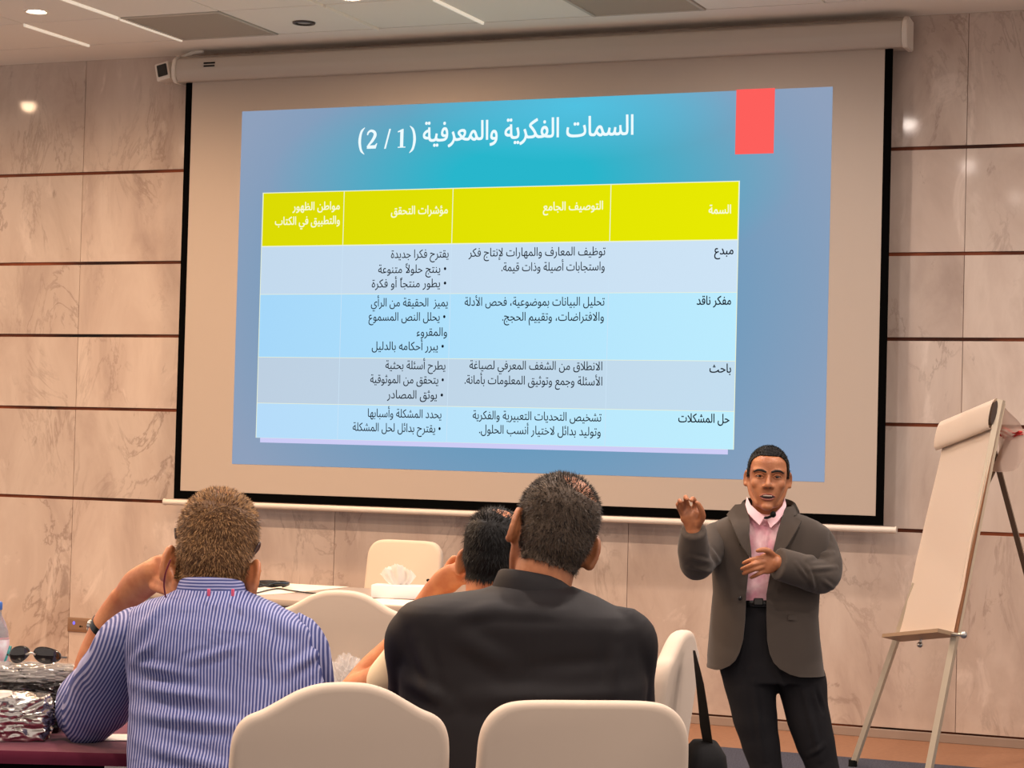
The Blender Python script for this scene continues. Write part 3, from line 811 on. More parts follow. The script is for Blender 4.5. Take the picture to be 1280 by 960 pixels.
# ------------------------------------------------------------------ people: helpers
class Fig:
    def __init__(s, label, px, d, group=None):
        b = P(px, 700, d)
        s.root = thing('person', label, 'person', (b.x, b.y, 0), YAW, group)
        s.inv = s.root.matrix_basis.inverted(); s.d = d
    def v(s, u, y, d=None): return s.inv @ P(u, y, s.d if d is None else d)
    def row(s, y, xl, xr, d, hd, p=2.4, n=48):
        a, b = s.v(xl, y, d), s.v(xr, y, d); c = (a+b)/2
        return ring(c, (b.x-a.x)/2, hd, n, p)
    def loft(s, bm, rows, n=48): skin_rings(bm, [s.row(*r, n=n) if len(r) == 6 else s.row(*r) for r in rows])
    def part(s, name, me, material, parent=None, label=None): return link(name, me, material, parent or s.root, label)
def head_matrix(c, scale, yaw=0, pitch=0, roll=0):
    return Matrix.Translation(c) @ Matrix.Rotation(yaw, 4, 'Z') @ Matrix.Rotation(roll, 4, 'Y') @ Matrix.Rotation(pitch, 4, 'X') @ Matrix.Scale(scale, 4)
def head_shells(bm, H, neck_to=None, neck_r=.056, ear_z=-.012, ear_s=1.0, lips=True):
    V0 = len(bm.verts); bm.verts.ensure_lookup_table()
    before = set(bm.verts)
    def E(c, r, m=None): ellipsoid(bm, c, r, m)
    def T(p, r, **k): tube(bm, [Vec(q) for q in p], r, n=14, **k)
    E((0, -.014, .034), (.073, .092, .080)); E((0, -.032, -.004), (.066, .066, .068))
    skin_rings(bm, [ring((0, y, z), rx, ry, 36, 2.3) for z, y, rx, ry in ((.078, .012, .052, .060), (.060, .015, .064, .069), (.035, .017, .066, .070), (.018, .018, .066, .066), (.004, .018, .0655, .0615), (-.014, .019, .065, .063), (-.032, .021, .062, .0655), (-.05, .022, .056, .0655), (-.07, .025, .047, .061), (-.09, .031, .037, .050), (-.106, .038, .028, .038), (-.117, .043, .012, .02))])
    for s_ in (-1, 1):
        T([(s_*.060, -.010, -.03), (s_*.050, .008, -.062), (s_*.031, .045, -.092)], [.015, .016, .014])
        T([(s_*.053, .060, .026), (s_*.034, .077, .027), (s_*.010, .083, .020)], [.008, .009, .008])
        E((s_*.038, .054, -.022), (.024, .022, .022)); E((s_*.0135, .092, -.029), (.0095, .009, .0075))
        E((s_*.014, .076, -.064), (.014, .012, .012))
        m = Matrix.Rotation(s_*.42, 3, 'Z') @ Matrix.Rotation(-.15, 3, 'X')
        # ear: rim, bowl and lobe
        c = Vec((s_*(.077-.004*(1-ear_s)*5), -.014, ear_z))
        pts = [c + m @ Vec((s_*.003, -.004+.017*cos(a)*ear_s, .030*ear_s*sin(a))) for a in [radians(q) for q in (40, 75, 110, 150, 190, 230, 262, 290)]]
        T(pts, [.0055, .0065, .0065, .0065, .006, .006, .0085, .007])
        ellipsoid(bm, c+Vec((-s_*.004, .0, -.002)), (.0075, .016*ear_s, .027*ear_s), m)
    T([(0, .079, .014), (0, .094, -.008), (0, .103, -.024)], [.0065, .0085, .0115])
    T([(0, .098, -.020), (0, .095, -.032)], [.010, .008])
    if lips: T([(-.024, .076, -.059), (-.010, .086, -.0545), (0, .0875, -.056), (.010, .086, -.0545), (.024, .076, -.059)], [.004, .0055, .006, .0055, .004])
    if lips: T([(-.021, .076, -.071), (0, .0855, -.0735), (.021, .076, -.071)], [.004, .0072, .004])
    E((0, .074, -.102), (.021, .016, .014))
    new = [v for v in bm.verts if v not in before]
    for v in new: v.co = H @ v.co
    if neck_to is not None:
        k = H.to_scale().x
        a = H @ Vec((0, -.022, -.02)); mid = H @ Vec((0, -.030, -.085))
        tube(bm, [a, a.lerp(neck_to, .5).lerp(mid, .3), neck_to], [neck_r*.95*k, neck_r*k, neck_r*1.08*k], n=24)
def smooth_region(me, H, it, rad=.15, keep=None):
    Hi = H.inverted(); n = len(me.vertices)
    sel = [i for i, q in enumerate(me.vertices) if (Hi @ q.co).length < rad and not (keep and keep(Hi @ q.co))]
    nb = {i: [] for i in sel}
    for e in me.edges:
        a, b = e.vertices
        if a in nb: nb[a].append(b)
        if b in nb: nb[b].append(a)
    co = [q.co.copy() for q in me.vertices]
    for _ in range(it):
        new = {i: co[i].lerp(sum((co[j] for j in l), Vec())/len(l), .5) for i, l in nb.items() if l}
        for i, c in new.items(): co[i] = c
    for i in sel: me.vertices[i].co = co[i]
    me.update()
def hair_mask(h, side=-.005, nape=-.072, front=.060, fy=.078):
    zt = nape + max(0, h.y+.035)*1.5
    zt = min(zt, front)
    if abs(h.x) > .066 and -.05 < h.y < .03: zt = max(zt, side + (0.03 if abs(h.x) > .0755 else 0))
    return h.z > zt and h.y < fy + (h.z-.06)*.3
def hair(fig, me, H, material, n=9000, ln=.010, mask=hair_mask, offs=.0035, thin=None, wid=.0009, lean=.55, shell=True):
    """short hair: a thin close cap over the scalp plus individual blades"""
    Hi = H.inverted(); k = H.to_scale().x
    loc = [Hi @ v.co for v in me.vertices]
    near = [l.length < .16 for l in loc]
    faces = [p for p in me.polygons if all(near[i] and mask(loc[i]) for i in p.vertices)]
    bm = bmesh.new(); mp = {}
    if shell:
        for p in faces:
            if thin and sum(thin(loc[i]) for i in p.vertices)/len(p.vertices) > .5: continue
            vs = []
            for i in p.vertices:
                if i not in mp: mp[i] = bm.verts.new(me.vertices[i].co + me.vertices[i].normal*offs*(1+.5*noise.noise(me.vertices[i].co*90)))
                vs.append(mp[i])
            bm.faces.new(vs)
    areas = []; tot = 0
    for p in faces: tot += p.area; areas.append(tot)
    import bisect
    rnd = random.Random(5)
    for _ in range(n):
        p = faces[min(bisect.bisect(areas, rnd.random()*tot), len(faces)-1)]
        w = [rnd.random() for _ in p.vertices]; s_ = sum(w)
        co = Vec(); l = Vec()
        for a, i in zip(w, p.vertices): co += me.vertices[i].co*(a/s_); l += loc[i]*(a/s_)
        if thin and rnd.random() < thin(l): continue
        nrm = p.normal
        down = Vec((0, 0, -1)) if l.z < .07 else (H.to_3x3() @ Vec((l.x, .4+l.y*.5, 0))).normalized()
        t = (down - nrm*down.dot(nrm))
        d = (nrm*(1-lean) + t*lean*(.6+.8*rnd.random()) + Vec((rnd.uniform(-1, 1), rnd.uniform(-1, 1), rnd.uniform(-1, 1)))*.28).normalized()
        s2 = d.cross(nrm); s2 = s2.normalized() if s2.length > 1e-4 else Vec((1, 0, 0))
        L_ = ln*k*(.6+.8*rnd.random()); b0 = co + nrm*offs*.4
        f = bm.faces.new([bm.verts.new(b0 - s2*wid*k), bm.verts.new(b0 + s2*wid*k), bm.verts.new(b0 + d*L_)])
    m = bpy.data.meshes.new('hair'); bm.to_mesh(m); bm.free()
    return fig.part('hair', m, material)
def hair_mat(name, c1, c2, rough=.45):
    m = mat(name, c1, rough=rough, col2=c2, noise_scale=60, noise_amt=.2, spec=.2)
    nt = m.node_tree; b = nt.nodes['Principled BSDF']
    g_ = nt.nodes.new('ShaderNodeNewGeometry'); r = nt.nodes.new('ShaderNodeValToRGB')
    e = r.color_ramp.elements; e[0].color = c1; e[1].color = c2; e[0].position = .25; e[1].position = .85
    nt.links.new(g_.outputs['Random Per Island'], r.inputs[0])
    nt.links.new(r.outputs[0], b.inputs['Base Color'])
    return m
def skin_mat(name, c, c2):
    m = mat(name, c, rough=.42, col2=c2, noise_scale=26, noise_amt=.1, bump=.08, bump_scale=160)
    b = m.node_tree.nodes['Principled BSDF']; b.inputs['Subsurface Weight'].default_value = .12; b.inputs['Subsurface Radius'].default_value = (.012, .005, .003)
    return m
def hand(bm, wrist, fwd, pn, th, s=1.0, curl=.5):
    """five-fingered hand: fwd along the palm, pn out of the palm, th towards the thumb side"""
    f, p, t = Vec(fwd).normalized(), Vec(pn).normalized(), Vec(th).normalized()
    w = Vec(wrist)
    tube(bm, [w - f*.02*s, w + f*.04*s, w + f*.085*s], [(.027*s, .018*s), (.038*s, .015*s), (.040*s, .013*s)], side=t, n=18)
    for q, L_ in ((.030, .074), (.010, .084), (-.011, .077), (-.030, .060)):
        a = w + f*.083*s + t*q*s; c1, c2 = curl*.7, curl*1.6
        d1 = f*cos(c1) + p*sin(c1); d2 = f*cos(c2) + p*sin(c2); d3 = f*cos(curl*2.1) + p*sin(curl*2.1)
        b_ = a + d1*L_*.45*s; c_ = b_ + d2*L_*.33*s; e_ = c_ + d3*L_*.24*s
        tube(bm, [a - f*.02*s, a, b_, c_, e_], [.0092*s, .0092*s, .0086*s, .0078*s, .0068*s], n=10, k=3)
    a = w + f*.022*s + t*.028*s
    tube(bm, [a, a + (f*.5+t*.8+p*.2).normalized()*.04*s, a + (f*.8+t*.75+p*.35).normalized()*.072*s, a + (f*1.0+t*.6+p*.45).normalized()*.092*s], [.013*s, .0115*s, .010*s, .008*s], n=10, k=3)
def creases(segs, amp_noise=.0015, freq=14):
    """cloth relief: folds along segments (x,z, x,z, width, depth) on the side facing -y, plus gentle unevenness"""
    def f(co, n):
        d = amp_noise*noise.noise(co*freq) + amp_noise*1.6*noise.noise(co*freq*.4)
        for x0, z0, x1, z1, w, dep in segs:
            ax, az = co.x-x0, co.z-z0; bx, bz = x1-x0, z1-z0
            L2 = bx*bx+bz*bz; t = max(0, min(1, (ax*bx+az*bz)/L2))
            dx, dz = ax-bx*t, az-bz*t; q = math.sqrt(dx*dx+dz*dz)/w
            if q < 3 and n.y < .4: d += dep*(math.exp(-q*q) - .55*math.exp(-(q-1.5)**2*1.5))*sin(pi*min(max(t, .08), .92))
        return d
    return f
def stripes(name, period, c1, c2, duty=.5, axis='X', warp=.006, rough=.65):
    m = bpy.data.materials.new(name); m.use_nodes = True
    nt = m.node_tree; N, L = nt.nodes, nt.links; b = N['Principled BSDF']
    tc = N.new('ShaderNodeTexCoord'); sx = N.new('ShaderNodeSeparateXYZ'); L.new(tc.outputs['Object'], sx.inputs[0])
    nz = N.new('ShaderNodeTexNoise'); nz.inputs['Scale'].default_value = 5; nz.inputs['Detail'].default_value = 2; L.new(tc.outputs['Object'], nz.inputs['Vector'])
    ma = N.new('ShaderNodeMath'); ma.operation = 'MULTIPLY_ADD'; ma.inputs[1].default_value = warp*4; L.new(nz.outputs['Fac'], ma.inputs[0]); L.new(sx.outputs[axis], ma.inputs[2])
    dv = N.new('ShaderNodeMath'); dv.operation = 'DIVIDE'; dv.inputs[1].default_value = period; L.new(ma.outputs[0], dv.inputs[0])
    fr = N.new('ShaderNodeMath'); fr.operation = 'FRACT'; L.new(dv.outputs[0], fr.inputs[0])
    rp = N.new('ShaderNodeValToRGB'); e = rp.color_ramp.elements
    e[0].position, e[0].color = duty-.06, c1; e[1].position, e[1].color = duty+.06, c2
    x = e.new(.97); x.color = c2; x = e.new(1.0); x.color = c1
    L.new(fr.outputs[0], rp.inputs[0]); L.new(rp.outputs[0], b.inputs['Base Color'])
    b.inputs['Roughness'].default_value = rough; b.inputs['Specular IOR Level'].default_value = .25
    n2 = N.new('ShaderNodeTexNoise'); n2.inputs['Scale'].default_value = 9; n2.inputs['Detail'].default_value = 3; n2.inputs['Distortion'].default_value = .8; L.new(tc.outputs['Object'], n2.inputs['Vector'])
    bp = N.new('ShaderNodeBump'); bp.inputs['Strength'].default_value = .35; bp.inputs['Distance'].default_value = .03; L.new(n2.outputs['Fac'], bp.inputs['Height']); L.new(bp.outputs[0], b.inputs['Normal'])
    return m
def framed(fig, name, bm, material, axis_a, axis_b, parent=None, smooth=180):
    """link a part whose own z axis runs from axis_a to axis_b (so cloth patterns follow the limb)"""
    z = (Vec(axis_b)-Vec(axis_a)).normalized(); x = Vec((1, 0, 0)); x = (x-z*x.dot(z)).normalized(); y = z.cross(x)
    F = Matrix((x, y, z)).transposed().to_4x4(); F.translation = Vec(axis_a)
    Fi = F.inverted()
    for v in bm.verts: v.co = Fi @ v.co
    o = obj(name, bm, material, parent or fig.root, smooth); o.matrix_local = F
    return o
def seated_legs(fig, hip, bm, r=.075, fwd=.46, spread=.13):
    for s_ in (-1, 1):
        a = hip + Vec((s_*.09, 0, .02)); k = hip + Vec((s_*spread, fwd, .0)); e = Vec((k.x, k.y+.02, .08))
        tube(bm, [a, (a+k)/2, k, k+Vec((0, .03, -.06)), (k+e)/2, e], [r*1.12, r, r*.8, r*.78, r*.65, r*.5], n=20, k=4)
def shoes(fig, spots, material):
    for c, ang in spots:
        bm = bmesh.new(); R_ = Matrix.Rotation(ang, 4, 'Z')
        rings = []
        for z, sx, y0, y1 in ((0, .042, -.075, .185), (.012, .045, -.08, .19), (.03, .043, -.08, .185), (.05, .038, -.078, .15), (.07, .036, -.07, .08), (.09, .036, -.065, .03), (.10, .034, -.06, .02)):
            rings.append([R_ @ p for p in ring((0, (y0+y1)/2, z), sx, (y1-y0)/2, 28, 2.4)])
        rings = [[p + Vec(c) for p in r] for r in rings]
        skin_rings(bm, rings); obj('shoe', bm, material, fig.root, 60)
SKIN_TAN = skin_mat('skin_tan', lin(206, 138, 92), lin(190, 116, 74))
SKIN_BROWN = skin_mat('skin_brown', lin(178, 116, 78), lin(156, 96, 62))
SHOE = mat('shoe_leather', (.01, .008, .007, 1), rough=.35)
DARK_CLOTH = mat('dark_trousers', lin(34, 32, 36), rough=.85, spec=.2)

# ------------------------------------------------------------------ man in the striped shirt (seen from behind)
def striped_man():
    g = Fig('man in blue striped shirt seen from behind, left hand raised to his ear', 265, 4.55)
    v = g.v
    H = head_matrix(v(269, 689, 4.645), 1.15, yaw=.06, pitch=-.24, roll=.14)
    neck = v(264, 768, 4.595)
    bm = bmesh.new(); head_shells(bm, H, neck, .056, ear_z=-.040)
    hip = v(285, 1080, 4.42); hip.z = .575
    tube(bm, [v(265, 770, 4.57), v(268, 850, 4.56), v(275, 960, 4.50), hip], [(.10, .07), (.13, .09), (.13, .09), (.12, .09)], side=(1, 0, 0), n=24)
    # left arm: upper arm down to the table, forearm back up to the face
    sh, el = v(172, 795, 4.57), v(112, 893, 4.80)
    wr = v(156, 748, 4.78)
    tube(bm, [v(240, 800, 4.57), sh, el], [.03, .04, .045], n=18)
    tube(bm, [el, v(118, 838, 4.84), v(134, 788, 4.82), wr], [.044, .047, .040, (.034, .026)], n=20, side=(1, 0, 0))
    tube(bm, [wr, v(172, 732, 4.74), v(192, 719, 4.68), v(200, 716, 4.665)], [(.031, .024), (.038, .026), (.036, .024), (.028, .020)], n=18, side=(.55, 0, -.8))
    for a, b_, c, e in (((196, 707, 4.67), (206, 706, 4.64), (215, 714, 4.60), (217, 722, 4.585)), ((198, 716, 4.66), (209, 717, 4.63), (218, 724, 4.59), (220, 731, 4.58)),
                        ((196, 725, 4.66), (207, 728, 4.62), (216, 733, 4.59), (219, 739, 4.58)), ((192, 733, 4.66), (202, 737, 4.63), (211, 741, 4.60), (214, 746, 4.59))):
        tube(bm, [v(*a), v(*b_), v(*c), v(*e)], [.011, .0105, .0095, .008], n=12, k=4)
    tube(bm, [v(176, 724, 4.72), v(188, 706, 4.70), v(201, 699, 4.66), v(210, 700, 4.63)], [.014, .0125, .011, .009], n=12, k=4)
    # right arm rests on the table in front of him
    s2, e2, w2 = v(372, 800, 4.57), v(384, 895, 4.78), v(330, 900, 5.02)
    tube(bm, [v(320, 800, 4.57), v(365, 812, 4.575), v(386, 850, 4.63), e2, w2], [.03, .03, .03, .03, .026], n=18)
    hand(bm, w2, (w2-e2), (0, 0, -1), (0, 1, .1), 1.0, .35)
    seated_legs(g, hip, bm, .062)
    me = fuse(bm, .0045, 5, 'body')
    g.part('body', me, SKIN_TAN)
    hair(g, me, H, hair_mat('hair_greying_brown', lin(70, 44, 28), lin(190, 146, 98)), n=21000, ln=.0095, wid=.0009, lean=.6,
         thin=lambda l: .72*math.exp(-((l - Vec((0, -.055, .095))).length/.034)**2))
    # trousers and shoes
    bm = bmesh.new(); tube(bm, [hip+Vec((0, .04, .09)), hip+Vec((0, .03, .03)), hip+Vec((0, .03, -.01))], [(.14, .08), (.155, .09), (.15, .085)], side=(1, 0, 0), n=28)
    seated_legs(g, hip, bm, .082); g.part('trousers', fuse(bm, .012, 6, 'trousers'), DARK_CLOTH)
    shoes(g, [(Vec((hip.x+s_*.13, hip.y+.50, 0)), 0) for s_ in (-1, 1)], SHOE)
    # shirt body
    C1, C2 = lin(66, 76, 134), lin(164, 166, 206)
    SH = stripes('striped_shirting', .0067, C1, C2, .52)
    bm = bmesh.new()
    g.loft(bm, [(735, 226, 304, 4.59, .070), (743, 212, 322, 4.585, .082), (752, 184, 348, 4.575, .095), (764, 164, 371, 4.575, .108), (780, 153, 388, 4.57, .122), (805, 152, 398, 4.565, .134), (840, 158, 404, 4.56, .142),
                (880, 162, 406, 4.54, .148), (930, 160, 408, 4.51, .152), (1000, 162, 410, 4.46, .155), (1060, 166, 410, 4.43, .15), (1110, 175, 405, 4.42, .14)])
    def X(u, y): q = v(u, y, 4.43); return (q.x, q.z)
    S_ = [(*X(158, 858), *X(285, 872), .012, .009), (*X(160, 890), *X(320, 905), .013, .010), (*X(160, 832), *X(240, 842), .010, .007), (*X(170, 925), *X(300, 955), .014, .009), (*X(225, 830), *X(300, 808), .009, .005),
          (*X(330, 770), *X(330, 830), .018, .007), (*X(195, 800), *X(160, 830), .010, .006), (*X(300, 757), *X(385, 800), .014, .006), (*X(345, 845), *X(405, 815), .012, .007), (*X(340, 900), *X(410, 860), .013, .007), (*X(205, 752), *X(160, 800), .012, .006)]
    me = fuse(bm, .007, 4, 'shirt', creases(S_, .0022, 9))
    g.part('shirt', me, SH)
    # collar band
    bm = bmesh.new(); rows = []
    cH = [v(264, 746, 4.59), v(264, 731, 4.59)]
    for z, rx, ry, c in ((0, .078, .074, cH[0]), (.014, .074, .071, cH[0]), (.030, .069, .066, cH[0])):
        rows.append([p + Vec((0, 0, z + .012*max(0, -sin(2*pi*i/48)))) for i, p in enumerate(ring(c, rx, ry, 48, 2.1))])
    for z, k in ((.034, .955), (.020, .93)):
        rows.append([p + Vec((0, 0, z + .012*max(0, -sin(2*pi*i/48)))) for i, p in enumerate(ring(cH[0], .069*k, .066*k, 48, 2.1))])
    skin_rings(bm, rows, caps=False)
    cl = g.part('collar', mesh_from(bm, 'collar', 60), stripes('striped_collar', .0067, C1, C2, .5, 'Z', .003))
    for u in (261, 291):
        bm = bmesh.new(); q = v(u, 741, 4.475); box(bm, q+Vec((-.003, -.004, -.007)), q+Vec((.003, .004, .008)), .001, 1); obj('collar_stitch', bm, mat('pink_stitch', lin(226, 90, 130), rough=.6), cl)
    # left sleeve rolled at the elbow
    SS = stripes('striped_sleeve', .0067, C1, C2, .52, 'X', .004)
    bm = bmesh.new()
    tube(bm, [v(196, 785, 4.57), v(168, 798, 4.575), v(146, 832, 4.64), v(126, 872, 4.74), v(114, 893, 4.785)], [(.062, .07), (.068, .075), (.072, .072), (.076, .07), (.070, .068)], n=40, k=8, side=(1, 0, 0))
    for q in bm.verts:
        q.co += Vec((noise.noise(q.co*9), noise.noise(q.co*9+Vec((5, 0, 0))), noise.noise(q.co*9+Vec((0, 7, 0)))))*.011
    sl_ = framed(g, 'sleeve', bm, SS, v(170, 795, 4.57), v(114, 893, 4.785))
    bm = bmesh.new()
    A, B = v(112, 868, 4.815), v(100, 884, 4.822)
    tube(bm, [v(118, 858, 4.80), v(108, 874, 4.81), v(101, 888, 4.81)], [.060, .064, .060], n=36, k=4, side=(1, 0, 0))
    for q in bm.verts: q.co += Vec((noise.noise(q.co*14), 0, noise.noise(q.co*14+Vec((0, 7, 0)))))*.008
    framed(g, 'rolled_cuff', bm, stripes('striped_cuff', .0067, C1, C2, .5, 'X', .003), v(100, 850, 4.81), v(120, 895, 4.81), sl_) if False else framed(g, 'rolled_cuff', bm, stripes('striped_cuff', .0067, C1, C2, .5, 'X', .003), v(118, 858, 4.80), v(101, 888, 4.81))
    bm = bmesh.new()
    tube(bm, [v(345, 812, 4.57), v(369, 806, 4.575), v(388, 845, 4.62), v(387, 888, 4.74), v(372, 905, 4.86)], [(.05, .055), (.060, .070), (.053, .062), (.053, .055), (.05, .05)], n=36, k=7, side=(1, 0, 0))
    for q in bm.verts: q.co += Vec((noise.noise(q.co*10), 0, noise.noise(q.co*10+Vec((0, 7, 0)))))*.010
    framed(g, 'sleeve', bm, SS, v(372, 800, 4.57), v(387, 888, 4.74))
    # glasses, cord and watch
    GL = mat('glasses_frame', lin(44, 14, 18), rough=.3)
    bm = bmesh.new()
    for s_ in (-1, 1):
        tube(bm, [H @ Vec((s_*.074, -.034, .006)), H @ Vec((s_*.080, -.018, .026)), H @ Vec((s_*.077, .03, .022)), H @ Vec((s_*.062, .088, .014))], [.0022, .0026, .0026, .0026], n=8)
        c = Vec((s_*.034, .098, .004))
        tube(bm, [H @ (c + Vec((.026*cos(2*pi*i/20), -abs(.006*cos(2*pi*i/20)), .020*sin(2*pi*i/20)))) for i in range(21)], [.002]*21, n=6, k=1)
    tube(bm, [H @ Vec((-.010, .100, .006)), H @ Vec((0, .104, .010)), H @ Vec((.010, .100, .006))], [.0022]*3, n=6)
    gl = obj('glasses', bm, GL, g.root, 60)
    bm = bmesh.new(); tube(bm, [v(213, 700, 4.50), v(207, 716, 4.50), v(205, 731, 4.51), v(207, 746, 4.53)], [.0018]*4, n=8); obj('glasses_cord', bm, mat('cord_maroon', lin(110, 20, 40), rough=.6), gl, 60)
    bm = bmesh.new(); ax = (v(150, 757, 4.79)-v(130, 796, 4.82)).normalized(); c = v(136, 785, 4.82)
    tube(bm, [c-ax*.008, c+ax*.008], [.043, .0425], n=28, k=1, round_caps=False); wt = obj('watch_strap', bm, BLACK_G, g.root, 60)
    bm = bmesh.new(); tube(bm, [c+Vec((-.040, .004, .004)), c+Vec((-.047, .005, .005))], [.013, .012], n=20, k=1, round_caps=False); obj('watch_case', bm, STEEL, wt, 60)
striped_man()

# ------------------------------------------------------------------ man in the black suit (seen from behind)
def suit_man():
    g = Fig('man in black suit jacket with grey hair seen from behind', 660, 4.60)
    v = g.v
    H = head_matrix(v(690, 667, 4.68), 1.14, yaw=.26, pitch=-.14, roll=.32)
    neck = v(668, 764, 4.63)
    bm = bmesh.new(); head_shells(bm, H, neck, .056)
    hip = v(665, 1090, 4.48); hip.z = .575
    tube(bm, [v(665, 770, 4.61), v(662, 850, 4.61), v(662, 960, 4.56), hip], [(.10, .07), (.13, .09), (.13, .09), (.12, .09)], side=(1, 0, 0), n=24)
    for s0, e0, w0, th in ((v(525, 790, 4.61), v(512, 905, 4.76), v(585, 915, 5.02), -1), (v(786, 795, 4.61), v(785, 905, 4.78), v(715, 915, 5.02), 1)):
        tube(bm, [v(660, 800, 4.61), s0+Vec((th*-.012, 0, -.03)), e0, w0], [.03, .03, .03, .026], n=18)
        hand(bm, w0, (w0-e0), (0, 0, -1), (th*-.8, .6, .1), 1.0, .35)
    seated_legs(g, hip, bm, .062)
    me = fuse(bm, .0045, 5, 'body'); g.part('body', me, SKIN_BROWN)
    bald = lambda l: .96*math.exp(-((l - Vec((.012, -.060, .092))).length/.050)**2)
    hair(g, me, H, hair_mat('hair_black_grey', lin(10, 8, 7), lin(92, 78, 66)), n=17000, ln=.0095, wid=.0008, lean=.5, thin=bald)
    bm = bmesh.new(); tube(bm, [hip+Vec((0, .04, .09)), hip+Vec((0, .03, .03)), hip+Vec((0, .03, -.01))], [(.14, .08), (.155, .09), (.15, .085)], side=(1, 0, 0), n=28)
    seated_legs(g, hip, bm, .082); g.part('trousers', fuse(bm, .012, 6, 'trousers'), DARK_CLOTH)
    shoes(g, [(Vec((hip.x+s_*.13, hip.y+.50, 0)), 0) for s_ in (-1, 1)], SHOE)
    SUIT = mat('black_suiting', lin(17, 12, 16), rough=.65, spec=.3, bump=.04, bump_scale=700)
    bm = bmesh.new()
    g.loft(bm, [(731, 622, 714, 4.63, .074), (738, 600, 732, 4.625, .088), (744, 562, 748, 4.62, .100), (750, 528, 760, 4.615, .110), (757, 508, 774, 4.61, .118), (766, 498, 793, 4.605, .124), (780, 494, 808, 4.605, .132), (830, 497, 810, 4.60, .140),
                (880, 500, 808, 4.58, .145), (960, 508, 800, 4.54, .15), (1040, 508, 802, 4.50, .155), (1110, 512, 802, 4.48, .15)])
    for pts in ([v(530, 782, 4.605), v(514, 800, 4.605), v(517, 850, 4.64), v(517, 900, 4.75), v(560, 912, 4.92)], [v(775, 790, 4.605), v(789, 802, 4.605), v(787, 850, 4.64), v(783, 900, 4.76), v(745, 912, 4.92)]):
        tube(bm, pts, [(.055, .075), (.058, .07), (.055, .062), (.056, .056), (.05, .05)], n=30, k=6, side=(1, 0, 0))
    def X(u, y): q = v(u, y, 4.46); return (q.x, q.z)
    S_ = [(*X(590, 872), *X(800, 865), .022, .010), (*X(640, 850), *X(790, 842), .018, .006), (*X(520, 800), *X(540, 870), .014, .006), (*X(775, 800), *X(765, 870), .016, .006), (*X(560, 790), *X(640, 835), .022, .005), (*X(600, 765), *X(720, 765), .014, .004),
          (*X(500, 850), *X(560, 880), .016, .007), (*X(640, 755), *X(560, 775), .016, .004), (*X(666, 770), *X(664, 950), .0035, -.003)]
    g.part('jacket', fuse(bm, .007, 4, 'jacket', creases(S_, .0016, 8)), SUIT)
    # folded jacket collar
    bm = bmesh.new(); c = v(667, 744, 4.635); rows = []
    for z, rx, ry in ((-.012, .094, .092), (.004, .091, .089), (.022, .084, .081), (.037, .078, .075), (.041, .073, .070), (.030, .068, .066), (.005, .066, .064)):
        rr = []
        for i, p in enumerate(ring(c, rx, ry, 48, 2.1)):
            dx = (p.x-c.x)/rx; back = max(0, -(p.y-c.y)/ry)
            rr.append(p + Vec((0, 0, z + .012*back - .16*dx*.075 - max(0, (p.y-c.y)/ry)*.06)))
        rows.append(rr)
    skin_rings(bm, rows, caps=False); g.part('jacket_collar', mesh_from(bm, 'jacket_collar', 60), SUIT)
suit_man()

